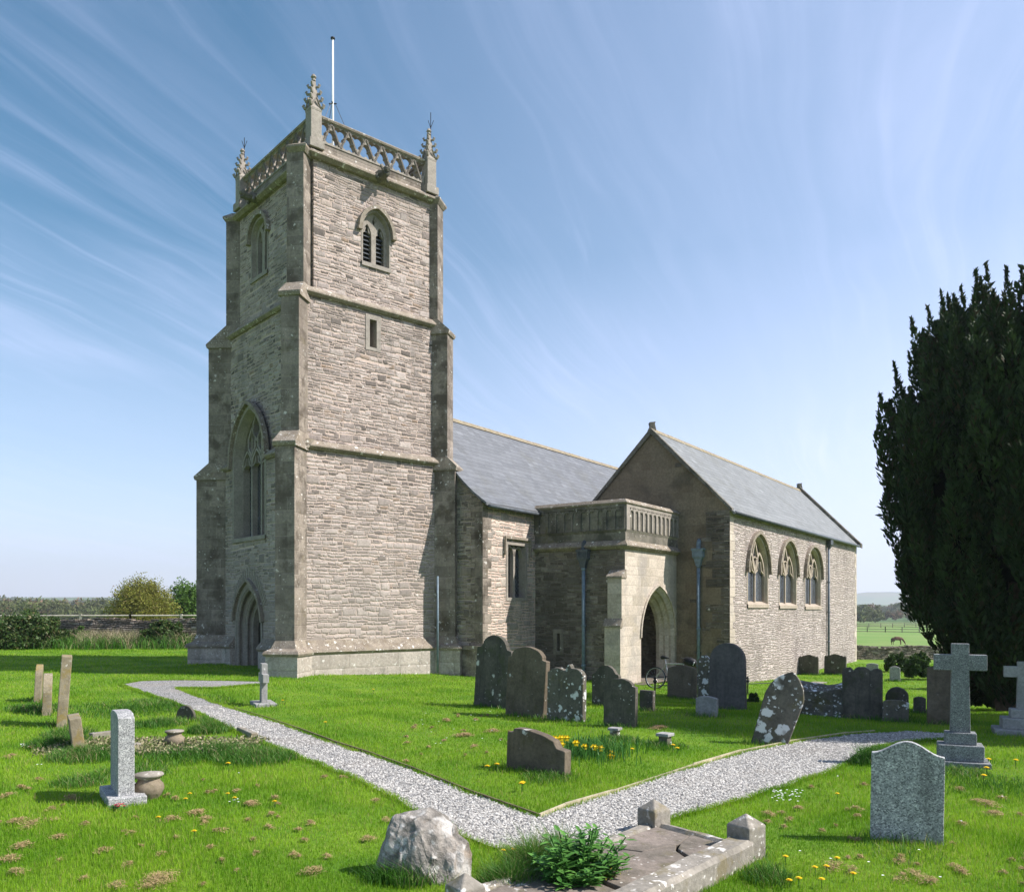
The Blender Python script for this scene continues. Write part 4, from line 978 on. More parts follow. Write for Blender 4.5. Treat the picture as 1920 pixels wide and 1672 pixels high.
# corner buttress of the porch
m = MB(); bz = [( -1.3, .42, 1.35), (1.35, .36, 3.0)]
_, zA1 = pW.at(1172, 1172); _, zA2 = pW.at(1172, 1080)
for (z0, z1, p, ww) in ((-1.3, zA1, .36, .56), (zA1, zA2, .27, .50)):
    bar(m, pW, pv-ww+.02, pv+.02, z0, z1, p, -.05)
pb_ = m.build('porch_buttress', M['ashlar_pale'], church)
for (z1, p, pn, ww) in ((zA1, .36, .27, .56), (zA2, .27, 0, .50)):
    m = MB(); m.prism([pW.pt(pv-ww-.01, z1-.06, p+.05), pW.pt(pv-ww-.01, z1, p+.05), pW.pt(pv-ww-.01, z1+.22, pn), pW.pt(pv-ww-.01, z1-.06, pn-.04 if pn else -.04)], pW.pt(ww+.06, 0)-pW.pt(0, 0))
    m.build('set_off', M['coping'], pb_)
# pipes with hoppers
def hopper_pipe(F, u, z1, z0, d=.10, ornate=True):
    m = MB(); m.tube([F.pt(u, z0, d), F.pt(u, z1, d)], .06, 10)
    for z in (z0+.9, z1-.02, z0+2.2): m.lathe([(.08, 0), (.08, .07)], 10, tuple(F.pt(u, z-.05, d)))
    p = m.build('downpipe', M['pipe'], church, True)
    m = MB(); a = F.pt(u, z1, d); rz = -math.atan2(F.a.y, F.a.x)
    rows = [(.08, .08, 0), (.13, .11, .22), (.19, .15, .30), (.19, .15, .50), (.22, .17, .54), (.22, .17, .60)]; vs = []
    for w_, dd, z in rows:
        for su, sd in ((-1, -1), (1, -1), (1, 1), (-1, 1)): v = F.pt(u+su*w_, z1+z, d+sd*dd*.8); vs.append(v)
    m.add(vs, [(i*4+j, i*4+(j+1) % 4, i*4+4+(j+1) % 4, i*4+4+j) for i in range(5) for j in range(4)]+[(0, 1, 2, 3), (20, 21, 22, 23)])
    if ornate:
        for x in (-.12, -.04, .04, .12): bar(m, F, u+x-.02, u+x+.02, z1+.36, z1+.50, d+.15, d+.1)
    m.tube([F.pt(u, z1+.55, d+.02), F.pt(u, z1+.8, d-.02), F.pt(u-.02, z1+.9, -.05)], [.08, .08, .07], 8)
    m.build('hopper', M['hopper'] if ornate else M['pipe'], p)
u, z1 = pW.at(1094, 1062, .1); hopper_pipe(pW, u, z1-.05, -.75)
u, z1 = cW.at(1309, 1060, .12); hopper_pipe(cW, u, z1, -.9, ornate=False)
# flagstone step in the porch
m = MB(); m.add([P3(pu0+.3, pv+.5, -.42), P3(cu0-.1, pv+.5, -.42), P3(cu0-.1, .1, -.42), P3(pu0+.3, .1, -.42)], [(0, 1, 2, 3)])
pf = m.build('porch_floor', M['porchwall'], church, fix=False)
# EOF_CHURCH
# ------------------------------------------------------------------ ground sheet
def axis_pts(dense0, dense1, step, far0, far1, grow=1.18):
    a = list(np.arange(dense0, dense1+1e-6, step)); st = step
    while a[-1] < far1: st *= grow; a.append(min(a[-1]+st, far1))
    st = step; b = []
    x = dense0
    while x > far0: st *= grow; x = max(x-st, far0); b.append(x)
    return np.array(b[::-1]+a)
gx = axis_pts(-24, 24, .4, -5200, 5200, 1.13); gy = axis_pts(2, 50, .4, -300, 6500, 1.10)
X, Y = np.meshgrid(gx, gy); V = np.stack([X.ravel(), Y.ravel(), zg(X, Y).ravel()], 1)
nx, ny = len(gx), len(gy); I = (np.arange(ny-1)[:, None]*nx+np.arange(nx-1)[None]).ravel()
g = mesh_np('ground', V, np.stack([I, I+1, I+nx+1, I+nx], 1), M['ground'], smooth=True); tag(g, kind='structure')

# ------------------------------------------------------------------ gravel paths
def wpts(l): return [G(*p).xy for p in l]
pathA = wpts([(226, 1284), (262, 1278), (330, 1276), (400, 1277), (490, 1279), (500, 1284), (400, 1291), (331, 1291), (352, 1300), (440, 1331), (560, 1371), (700, 1419), (880, 1489), (1012, 1536),
              (1060, 1516), (1150, 1490), (1300, 1440), (1390, 1413), (1480, 1395), (1590, 1379), (1700, 1372), (1790, 1377), (1790, 1386), (1700, 1392), (1645, 1402), (1600, 1428), (1560, 1447), (1400, 1500), (1260, 1537), (1160, 1580),
              (1080, 1604), (990, 1600), (930, 1592), (862, 1568), (800, 1532), (740, 1500), (650, 1455), (560, 1420), (500, 1396), (430, 1369), (370, 1338), (330, 1320), (280, 1304)])
def densify(P, d=.35):
    out = []
    for i in range(len(P)):
        a, b = P[i], P[(i+1) % len(P)]; n = max(1, int((b-a).length/d))
        out += [a.lerp(b, k/n) for k in range(n)]
    return out
def in_poly(px, py, poly):
    px = np.asarray(px); py = np.asarray(py); r = np.zeros(px.shape, bool); n = len(poly); j = n-1
    for i in range(n):
        xi, yi = poly[i]; xj, yj = poly[j]
        c = ((yi > py) != (yj > py)) & (px < (xj-xi)*(py-yi)/(yj-yi+1e-12)+xi); r ^= c; j = i
    return r
PP = densify(pathA, .3); PP = [p+Vector((math.sin(i*1.7)*.025, math.cos(i*2.3)*.025)) for i, p in enumerate(PP)]
bm = bmesh.new(); vs = [bm.verts.new((p.x, p.y, 0)) for p in PP]
bmesh.ops.triangle_fill(bm, use_beauty=True, edges=[bm.edges.new((vs[i], vs[(i+1) % len(vs)])) for i in range(len(vs))])
for _ in range(2): bmesh.ops.subdivide_edges(bm, edges=[e for e in bm.edges if e.calc_length() > .5], cuts=1); bmesh.ops.triangulate(bm, faces=bm.faces[:])
for v in bm.verts: v.co.z = float(zg(v.co.x, v.co.y))+.022
me = bpy.data.meshes.new('path'); bm.to_mesh(me); bm.free(); me.materials.append(M['gravel'])
pth = bpy.data.objects.new('path', me); COL.objects.link(pth); tag(pth, kind='structure')
PA = [(p.x, p.y) for p in PP]
# loose stones on the path
n = 90000; u = rng.random(n); Dd = np.exp(rng.uniform(np.log(5.0), np.log(17), n)); x = (rng.uniform(200, 1800, n)-CX)/FPX*Dd
k = in_poly(x, Dd, PA); x, y = x[k], Dd[k]; n = len(x); z = zg(x, y)+.024
r = rng.uniform(.006, .014, n)*(1+y*.03)
oct_ = np.array([(1, 0, 0), (0, 1, 0), (-1, 0, 0), (0, -1, 0), (0, 0, .8), (0, 0, -.5)]); fo = np.array([(0, 1, 4), (1, 2, 4), (2, 3, 4), (3, 0, 4)])
an = rng.uniform(0, 6.28, n); ca, sa = np.cos(an), np.sin(an)
jit = 1+rng.uniform(-.35, .35, (n, 6, 1)); o3 = oct_[None]*jit*r[:, None, None]
ox = o3[..., 0]*ca[:, None]-o3[..., 1]*sa[:, None]; oy = o3[..., 0]*sa[:, None]+o3[..., 1]*ca[:, None]
V = np.stack([ox+x[:, None], oy+y[:, None], o3[..., 2]+z[:, None]], 2).reshape(-1, 3)
F = (fo[None]+np.arange(n)[:, None, None]*6).reshape(-1, 3)
peb = mesh_np('gravel_stones', V, F, M['pebble'], cols=np.repeat(rng.random((n, 1)), 6, 0)*np.ones((1, 3))); tag(peb, kind='stuff')

# edging boards
def edging(pts, mat, label, w=.022, h=.055):
    P = wpts(pts); m = MB()
    for i in range(len(P)-1):
        a, b = P[i], P[i+1]; L = (b-a).length; n = max(1, int(L/1.2))
        for k in range(n):
            p, q = a.lerp(b, k/n), a.lerp(b, (k+1)/n-.004/max(L, .1)); t = (q-p).normalized(); s_ = Vector((-t.y, t.x))*w/2; dz = random.uniform(-.006, .006)
            vs = [(c.x+e*s_.x, c.y+e*s_.y, float(zg(c.x, c.y))+zz_) for zz_ in (-.05, h+dz) for c, e in ((p, -1), (q, -1), (q, 1), (p, 1))]
            m.add(vs, [(0, 3, 2, 1), (4, 5, 6, 7), (0, 1, 5, 4), (1, 2, 6, 5), (2, 3, 7, 6), (3, 0, 4, 7)])
    o = m.build('path_edging', mat); tag(o, label, 'path edging'); return o
edging([(440, 1330), (560, 1370), (700, 1418), (880, 1488), (1010, 1534)], M['board_dark'], 'dark timber edging board along the path running to the tower door')
edging([(1012, 1535), (1060, 1515), (1150, 1489), (1300, 1439), (1390, 1412), (1480, 1394), (1590, 1378), (1640, 1374)], M['board_pale'], 'pale sawn timber edging board along the right hand path')

# ------------------------------------------------------------------ headstones
AV = []      # (x, y, r) spots the grass keeps off
def prof(kind, h, w, n=10):
    """outline of half-open top from left shoulder to right shoulder in (x, z), x in metres"""
    a = w/2
    if kind == 'flat': return [(-a, h), (a, h)]
    if kind == 'round': return [(-a*math.cos(PI*i/(2*n)), h-a+a*math.sin(PI*i/(2*n))) for i in range(2*n+1)]
    if kind == 'segment': r = h*.10; return [(-a+2*a*i/(2*n), h-r+r*math.sin(PI*i/(2*n))) for i in range(2*n+1)]
    if kind == 'serp': # ogee shouldered top
        return [(x, h-.20*w*(.5-.5*math.cos(PI*min(1, abs(x)/a)))) for x in [-a+2*a*i/(2*n) for i in range(2*n+1)]]
    if kind == 'shoulder':
        b = a*.68; s0 = h-b*.85
        return [(-a, s0-.04), (-a+.02, s0+.0), (-b-.03, s0+.02), (-b-.01, s0+.06)]+[(-b*math.cos(PI*i/(2*n)), h-b*.75+b*.75*math.sin(PI*i/(2*n))) for i in range(1, 2*n)]+[(b+.01, s0+.06), (b+.03, s0+.02), (a-.02, s0), (a, s0-.04)]
    if kind == 'step':
        b = a*.80; s0 = h-a*.55
        return [(-a, s0-.03), (-a, s0+.03), (-b, s0+.05)]+[(-b*math.cos(PI*i/(2*n)), h-a*.40+a*.40*math.sin(PI*i/(2*n))) for i in range(1, 2*n)]+[(b, s0+.05), (a, s0+.03), (a, s0-.03)]
    if kind == 'lancet':
        R_ = w*.86; c = -a+R_; am = math.acos((R_-a)/R_); L = [(c-R_*math.cos(am*i/n), R_*math.sin(am*i/n)) for i in range(n+1)]; t = L[-1][1]
        L = [(x, z-t+h) for x, z in L]; return L+[(-x, z) for x, z in L[-2::-1]]
    if kind == 'curly':
        P = [(-1, .80), (-.98, .88), (-.86, .93), (-.78, .89), (-.68, .90), (-.60, .95), (-.44, .935), (-.34, .97), (-.18, .995), (0, 1.0)]
        P = [(x*a, z*h) for x, z in P]; return P+[(-x, z) for x, z in P[-2::-1]]
    if kind == 'double':
        return [(-a, h-.13*w*1.5), (-a*.85, h-.12), (-a*.6, h-.065), (-a*.35, h-.06), (-a*.15, h-.09), (0, h-.12), (a*.08, h-.05), (a*.1, h-.01), (a*.2, h+.015), (a*.3, h-.01), (a*.32, h-.06), (a*.4, h-.06), (a*.65, h-.055), (a*.88, h-.10), (a, h-.18)]
    if kind == 'notch':
        return [(-a, h*.93), (-a*.9, h*.97), (-a*.6, h*.985), (-a*.5, h*.95), (-a*.42, h*.93), (-a*.38, h*.965), (-a*.2, h), (a*.15, h*.995), (a*.3, h*.965), (a*.36, h*.93), (a*.45, h*.93), (a*.55, h*.965), (a*.75, h*.975), (a*.95, h*.945), (a, h*.90)]
    if kind == 'scroll':
        return [(-a, h*.86), (-a+.02, h*.90), (-a*.80, h*.90), (-a*.78, h*.98)]+[(-a*.76+a*1.36*i/n, h*(.985+.03*math.sin(PI*i/n)-.16*(i/n)**2)) for i in range(n+1)]+[(a*.66, h*.74), (a*.72, h*.66), (a*.95, h*.64), (a, h*.62)]
def slab(P, yaw, w, h, kind, t, mat, label, tilt=0, lean=0, name='headstone', cat='headstone', group=None, sink=.25, bevel=.012, foot=1.0, jag=.004):
    m = MB(); top = prof(kind, h, w)
    pts = [(-w/2*foot, -sink)]+[(x, z) for x, z in top]+[(w/2*foot, -sink)]
    rr = random.Random(hash(label) % 1000 if False else len(label)*7+int(w*100))
    pts = [(x+rr.uniform(-jag, jag), z+rr.uniform(-jag, jag)) for x, z in pts]
    m.prism([(x, 0, z) for x, z in pts], (0, t, 0))
    o = m.build(name, mat, bevel=bevel); o.location = P; o.rotation_euler = (R(lean), R(tilt), -yaw)
    tag(o, label, cat, group); 
    e = Vector((math.cos(yaw), -math.sin(yaw), 0))
    for q in (-.35, 0, .35): AV.append((P[0]+e.x*w*q, P[1]+e.y*w*q, .10))
    return o
def stone(pL, yL, pR, yT, yaw, kind, t, mat, label, **k):
    """front face runs from pixel pL (base row yL) to pR, top at row yT"""
    A = G(pL, yL); yaw = R(yaw); e = Vector((math.cos(yaw), -math.sin(yaw))); kk = (pR-CX)/FPX
    w = (kk*A.y-A.x)/(e.x-kk*e.y); mid = Vector((A.x+e.x*w/2, A.y+e.y*w/2)); z = float(zg(mid.x, mid.y))
    h = EYE+(HY-yT)/FPX*mid.y-z
    return slab(Vector((mid.x, mid.y, z)), yaw, w, h, kind, t, mat, label, **k)
def stone_c(pc_, yb, w, yT, yaw, kind, t, mat, label, **k):
    A = G(pc_, yb); h = EYE+(HY-yT)/FPX*A.y-A.z
    return slab(A, R(yaw), w, h, kind, t, mat, label, **k)
HG = 'old headstones in the churchyard'
stone(888, 1322, 952, 1190, 42, 'shoulder', .11, M['grave_dark'], 'tall dark round shouldered headstone leaning right, leftmost of the row before the porch', tilt=5, group=HG)
stone(947, 1340, 1018, 1212, 42, 'step', .12, M['grave_brown'], 'tall brown domed headstone with stepped corners, second of the row before the porch', tilt=4, group=HG)
stone(1025, 1350, 1092, 1246, 38, 'double', .12, M['grave_lich'], 'headstone with twin curved top and a ball, white lichen round its foot', tilt=1, group=HG)
stone(1110, 1322, 1160, 1247, 38, 'shoulder', .10, M['grave_dark'], 'dark shaded headstone close to the porch pier behind the twin topped stone', group=HG)
stone(1131, 1360, 1190, 1272, 35, 'step', .10, M['grave_dark'], 'smaller dark headstone with domed top and sunlit right edge, nearest of the row', tilt=1, group=HG)
stone(1199, 1332, 1224, 1294, 35, 'flat', .12, M['grave_dark'], 'low square stone stump behind the smaller domed headstone', group=HG)
stone(1251, 1308, 1305, 1247, 30, 'segment', .12, M['grave_brown'], 'square brown headstone standing in front of the bicycle', group=HG)
stone(1308, 1322, 1330, 1228, 30, 'segment', .15, M['grave_lich'], 'narrow rough stone squeezed between two headstones beside the grey downpipe', group=HG)
stone(1330, 1330, 1396, 1205, 30, 'round', .14, M['grave_slate'], 'big round topped slate headstone at the chapel corner', foot=1.06, group=HG)
stone(1304, 1342, 1344, 1305, 32, 'segment', .10, M['grave_grey'], 'tiny low grey footstone in front of the railing', group=HG)
stone(1405, 1393, 1478, 1252, 24, 'lancet', .10, M['grave_lich'], 'steeply leaning pointed headstone with round white lichen spots', tilt=17, lean=-4, group=HG, foot=.86)
stone(1498, 1264, 1534, 1227, 32, 'curly', .15, M['grave_dark'], 'dark scroll topped headstone left of the chapel downpipe', group=HG)
stone(1545, 1264, 1586, 1226, 32, 'curly', .16, M['grave_dark'], 'dark scroll topped headstone right of the chapel downpipe', tilt=1, group=HG)
stone(1579, 1346, 1655, 1250, 26, 'notch', .12, M['grave_dark'], 'wide black streaked headstone with notched scroll top left of the granite cross', group=HG)
stone(1660, 1345, 1704, 1288, 26, 'round', .12, M['grave_dark'], 'small round topped headstone behind a pale rough stone', group=HG)
stone(1654, 1352, 1703, 1312, 26, 'segment', .12, M['grave_lich'], 'low rough stone blotched with pale lichen beside the wide black headstone', group=HG, tilt=2)
stone(1712, 1338, 1736, 1306, 26, 'segment', .12, M['grave_dark'], 'low dark stone in the shade left of the tall dark slab', group=HG)
stone(1738, 1358, 1792, 1252, 24, 'flat', .12, M['grave_brown'], 'tall dark rectangular slab behind the granite cross', group=HG)
stone(1624, 1266, 1647, 1243, 24, 'segment', .10, M['granite_pale'], 'small white headstone far behind by the boundary wall', group=HG)
stone(1668, 1277, 1688, 1249, 24, 'segment', .10, M['granite_pale'], 'small pale headstone beside the dark laurel bush', group=HG)
o = stone(1631, 1572, 1769, 1390, 24, 'serp', .075, M['granite'], 'large speckled grey granite headstone with curved top in the right foreground', bevel=.006, tilt=1, jag=0)
stone(949, 1440, 1058, 1370, 38, 'scroll', .14, M['grave_brown'], 'low brown scroll shaped headstone in front of the daffodils', tilt=2)
# edge-on headstones on the left
LG = 'headstones seen edge on at the left'
stone_c(64, 1315, .62, 1245, 63, 'round', .13, M['grave_ochre'], 'ochre lichened headstone seen edge on, leftmost and furthest of its row', group=LG, tilt=1, lean=-3)
stone_c(79, 1337, .66, 1262, 62, 'round', .15, M['grave_ochre'], 'ochre headstone with rounded top seen edge on, middle of its row', group=LG, lean=-2)
stone_c(105, 1362, .60, 1228, 62, 'flat', .16, M['grave_ochre'], 'tallest ochre headstone seen edge on, leaning right beside the overgrown grave', group=LG, lean=-4)
stone_c(136, 1408, .60, 1343, 60, 'flat', .15, M['grave_ochre'], 'low ochre headstone seen edge on amid rough grass', group=LG, lean=7)
stone_c(346, 1350, .40, 1322, 20, 'round', .06, M['grave_dark'], 'tiny dark round marker stone beside the left path', tilt=8)
# pale granite slab on a plinth
A = G(214, 1500); ga = empty('granite_headstone', (A.x, A.y, A.z), -R(58)); tag(ga, 'pale grey granite headstone on a square plinth seen almost edge on, left foreground', 'headstone')
hh = EYE+(HY-1332)/FPX*A.y-A.z
m = MB(); m.prism([(-.30, 0, .09), (-.30, 0, hh-.05), (-.2, 0, hh-.01), (0, 0, hh), (.2, 0, hh-.01), (.30, 0, hh-.05), (.30, 0, .09)], (0, .155, 0)); m.build('slab', M['granite_pale'], ga, bevel=.006)
m = MB(); m.box((0, .08, .02), (.78, .36, .15)); m.build('plinth', M['granite_pale'], ga, bevel=.01)
AV.append((A.x, A.y, .3))
# crosses
def cross_monument(px, yb, yT, yaw, armw, shaftw, t, label, mat, steps, arm_y, lean=0):
    A = G(px, yb); H = EYE+(HY-yT)/FPX*A.y-A.z
    c = empty('cross_headstone', A, -R(yaw)); c.rotation_euler.y = R(lean); tag(c, label, 'stone cross', 'stone cross monuments')
    z = -.05
    for i, (w, d, h) in enumerate(steps):
        m = MB(); h2 = h+(.05 if i == 0 else 0); m.box((0, 0, z+h2/2), (w, d, h2)); m.build('step', mat, c, bevel=.012); z += h2
    za_ = H*arm_y; s = shaftw/2
    m = MB(); m.prism([(x, -t/2, zz_) for x, zz_ in ((-s*1.15, z), (-s, za_-s), (-armw/2, za_-s), (-armw/2, za_+s), (-s, za_+s), (-s, H), (s, H), (s, za_+s), (armw/2, za_+s), (armw/2, za_-s), (s, za_-s), (s*1.15, z))], (0, t, 0))
    m.build('cross', mat, c, bevel=.006); AV.append((A.x, A.y, steps[0][0]*.5)); return c
cross_monument(1800, 1433, 1206, 24, .60, .20, .13, 'tall plain granite cross on a three step base beside the gravel path', M['cross'], [(.66, .50, .07), (.52, .36, .20), (.36, .24, .15)], .845)
cross_monument(1919, 1377, 1240, 24, .54, .17, .12, 'weathered stone cross on steps at the right edge before the yew', M['grave_grey'], [(.84, .6, .10), (.62, .42, .17), (.38, .28, .14)], .86)
cross_monument(494, 1322, 1243, 62, .46, .17, .12, 'small stone cross seen edge on beside the left path near the tower', M['grave_grey'], [(.62, .42, .07)], .66, lean=2)
# urns
def urn(px, yb, wpx, label):
    A = G(px, yb); s = wpx/FPX*A.y/2; u_ = empty('stone_urn', A); tag(u_, label, 'grave urn', 'bulbous stone urns')
    m = MB(); m.lathe([(s*.55, -.05), (s*.60, s*.05), (s*.86, s*.36), (s*.99, s*.72), (s*.93, s*1.02), (s*.72, s*1.25), (s*.70, s*1.42)], 28); m.build('bowl', M['pot'], u_, True)
    m = MB(); m.lathe([(s*.68, s*1.38), (s*.90, s*1.56), (s*.97, s*1.64), (s*.92, s*1.74), (s*.40, s*1.80), (s*.12, s*1.86)], 28); m.build('rim', M['kerb'], u_, True); AV.append((A.x, A.y, s*.8))
urn(279, 1497, 55, 'larger bulbous stone urn beside the pale granite headstone'); urn(327, 1400, 36, 'smaller bulbous stone urn standing on the overgrown grave')
# small square vases
def vase(px, yb, wpx, hpx, yaw, label):
    A = G(px, yb); k = A.y/FPX; w = wpx*k; h = hpx*k; v = empty('square_grave_vase', A, -R(yaw)); tag(v, label, 'grave vase', 'small square stone vases')
    m = MB(); m.box((0, 0, h*.35), (w*.62, w*.62, h*.85)); m.build('body', M['grave_lich'], v, bevel=.008)
    m = MB(); m.box((0, 0, h*.86), (w*.9, w*.9, h*.24)); m.build('rim', M['grave_grey'], v, bevel=.008)
vase(1153, 1383, 24, 20, 30, 'small square stone vase nearest the row of headstones'); vase(1247, 1397, 29, 24, 38, 'small square stone vase under a heap of dry clippings')
# rough tomb
def rocky(name, parts, mat, label, cat, seed=3, sub=3, amp=.16, sc_=1.6):
    bm = bmesh.new()
    for c, s in parts:
        r = bmesh.ops.create_cube(bm, size=1); bmesh.ops.scale(bm, vec=s, verts=r['verts']); bmesh.ops.translate(bm, vec=c, verts=r['verts'])
    from mathutils import noise as mn
    bmesh.ops.subdivide_edges(bm, edges=bm.edges[:], cuts=9, use_grid_fill=True)
    for v in bm.verts:
        p = v.co*sc_+Vector((seed, seed*2, 0)); 
        v.co += Vector((mn.noise(p), mn.noise(p+Vector((9, 0, 0))), mn.noise(p+Vector((0, 9, 0)))))*amp + Vector((mn.noise(p*4), mn.noise(p*4+Vector((5, 0, 0))), mn.noise(p*4+Vector((0, 5, 0)))))*amp*.3
    me = bpy.data.meshes.new(name); bm.to_mesh(me); bm.free(); me.materials.append(mat)
    o = bpy.data.objects.new(name, me); COL.objects.link(o); tag(o, label, cat); return o
A = G(1540, 1340); o = rocky('table_tomb', [((0, 0, .2), (1.05, .7, .7))], M['grave_lich'], 'low broken tomb of dark lichened stone behind the leaning headstone', 'tomb', amp=.14); o.location = A; o.rotation_euler.z = -R(30)
# foreground boulder
A = G(800, 1640)
bm = bmesh.new(); prf = [(-.50, -.2), (-.52, .10), (-.47, .26), (-.38, .36), (-.32, .50), (-.16, .58), (-.02, .60), (.08, .54), (.16, .50), (.30, .36), (.40, .30), (.48, .14), (.53, -.05), (.56, -.2)]
sc_b = A.y/FPX*190/1.05
vs0 = []; L = 7
from mathutils import noise as mn
me = bpy.data.meshes.new('boulder')
rows = []
for j in range(L):
    t = j/(L-1); sc1 = 1-.50*abs(2*t-1)**2.2; rows.append([bm.verts.new((x*sc1*(1 if z < .3 else sc1**.3)+.05*(t-.5), (t-.5)*.50, z*(sc1**.6) if z > 0 else z)) for x, z in prf])
for j in range(L-1):
    for i in range(len(prf)-1): bm.faces.new((rows[j][i], rows[j][i+1], rows[j+1][i+1], rows[j+1][i]))
bm.faces.new(rows[0][::-1]); bm.faces.new(rows[-1]); bmesh.ops.triangulate(bm, faces=bm.faces[:]); bmesh.ops.subdivide_edges(bm, edges=bm.edges[:], cuts=5, use_grid_fill=True)
for _ in range(14): bmesh.ops.smooth_vert(bm, verts=bm.verts[:], factor=.5, use_axis_x=True, use_axis_y=True, use_axis_z=True)
bmesh.ops.recalc_face_normals(bm, faces=bm.faces[:])
for v in bm.verts:
    p = v.co*2.6+Vector((4.3, 1, 2)); q = v.co*9; q3 = v.co*24
    v.co += Vector((mn.noise(p), mn.noise(p+Vector((9, 0, 0))), mn.noise(p+Vector((0, 9, 0)))))*.085+Vector((mn.noise(q), mn.noise(q+Vector((5, 0, 0))), mn.noise(q+Vector((0, 5, 0)))))*.032+Vector((mn.noise(q3), mn.noise(q3+Vector((5, 0, 0))), mn.noise(q3+Vector((0, 5, 0)))))*.010
    v.co *= sc_b*1.06; v.co.z *= 1.10
bm.to_mesh(me); bm.free(); me.materials.append(M['rock']); ob = bpy.data.objects.new('boulder', me); COL.objects.link(ob)
ob.location = A; ob.rotation_euler = (0, R(3), -R(8)); tag(ob, 'rough pale lichened boulder used as a marker in the foreground', 'boulder')
for q in (-.25, 0, .25): AV.append((A.x+q, A.y, .22))

# ------------------------------------------------------------------ foreground kerbed grave
kg = empty('kerbed_grave', G(1300, 1640)); tag(kg, 'kerbed grave with pyramid topped corner posts and a cracked stone slab in the foreground', 'grave')
kb = Vector(kg.location)
p1, p2, p3 = G(1226, 1562), G(1399, 1607), G(872, 1700)
p4 = p2+(p3-p1); zt_ = .13
def rel(p, z=0): return Vector((p.x-kb.x, p.y-kb.y, z))
kyaw = math.atan2((p2-p1).y, (p2-p1).x)
for i, p in enumerate((p1, p2, p3, p4)):
    if i == 3: continue
    h = (.31, .37, .24)[i]; w = (.21, .22, .20)[i]; m = MB(); c = rel(p)
    Mz = Matrix.Rotation(kyaw, 4, 'Z')
    vs = [Mz @ Vector((x*w/2, y*w/2, z)) + c for z, s_ in ((-.1, 1), (h-.09, 1)) for x, y in ((-1, -1), (1, -1), (1, 1), (-1, 1))]+[c+Vector((0, 0, h))]
    m.add(vs, [(0, 3, 2, 1), (0, 1, 5, 4), (1, 2, 6, 5), (2, 3, 7, 6), (3, 0, 4, 7), (4, 5, 8), (5, 6, 8), (6, 7, 8), (7, 4, 8)])
    m.build('corner_post', M['kerb'], kg, bevel=.01)
def kerbstone(a, b, w, h, ins=.09):
    t = (b-a).normalized(); s_ = Vector((-t.y, t.x, 0)); a2 = a+t*ins; b2 = b-t*ins
    m = MB(); N_ = max(2, int((b2-a2).length/.1)); pr_ = [(-w/2, -.1), (-w/2, h-.035), (-w/2+.03, h), (w/2-.03, h), (w/2, h-.035), (w/2, -.1)]; vs = []
    for i in range(N_+1):
        c = a2.lerp(b2, i/N_)
        for x, z in pr_: vs.append(c+s_*(x+random.uniform(-.004, .004))+Vector((0, 0, z+random.uniform(-.004, .004))))
    k = 6; m.add(vs, [(i*k+j, i*k+(j+1) % k, i*k+k+(j+1) % k, i*k+k+j) for i in range(N_) for j in range(k)]+[tuple(range(k)), tuple(range(N_*k+k-1, N_*k-1, -1))])
    return m.build('kerb', M['kerb'], kg)
kerbstone(rel(p1), rel(p2), .10, .11); kerbstone(rel(p2), rel(p4), .22, .19); kerbstone(rel(p1), rel(p3), .13, .10)
# cracked slab in pieces
ex = (p2-p1); ey = (p3-p1)
def sp_(a, b, z=.07): q = p1+ex*a+ey*b; return rel(q, z)
for pts, dz in (([(.08, .03), (.46, .03), (.52, .14), (.40, .30), (.06, .36)], 0), ([(.475, .03), (.90, .04), (.90, .26), (.60, .20), (.535, .14)], .012), ([(.06, .375), (.405, .315), (.52, .16), (.60, .215), (.90, .28), (.90, .62), (.06, .60)], .004), ([(.06, .62), (.90, .64), (.90, .98), (.06, .98)], -.006)):
    m = MB(); m.prism([sp_(a, b, .02+dz) for a, b in pts], (0, 0, .07)); m.build('slab_piece', M['slab'], kg, bevel=.008)
AV.append((p1.x, p1.y, .1)); AV.append((p2.x, p2.y, .1))
KPOLY = [(q.x, q.y) for q in (p1-ex*.08-ey*.02, p2+ex*.08-ey*.02, p4+ex*.1, p3-ex*.05)]

# ------------------------------------------------------------------ railing, bicycle
ra = G(1228, 1306); rb = G(1402, 1302); rc = G(1436, 1300); rl = empty('grave_railing', ra); tag(rl, 'low black iron grave railing with knobbed posts in front of the round headstone', 'railing')
def rr_(p, z): return Vector((p.x-ra.x, p.y-ra.y, z+p.z-ra.z))
for p in (ra, ra.lerp(rb, .42), rb):
    m = MB(); m.tube([rr_(p, -.1), rr_(p, .42)], .022, 8); q = rr_(p, 0); m.lathe([(.02, .36), (.055, .40), (.05, .44), (.02, .46), (.045, .50), (.01, .56)], 8, (q.x, q.y, q.z)); m.build('post', M['iron'], rl)
m = MB(); m.tube([rr_(ra, .30), rr_(rb, .33)], .014, 6); m.build('rail', M['iron'], rl); m = MB(); m.tube([rr_(rb, .33), rr_(rc, .34)+Vector((.3, 0, 0))], .014, 6); m.build('rail', M['iron'], rl)

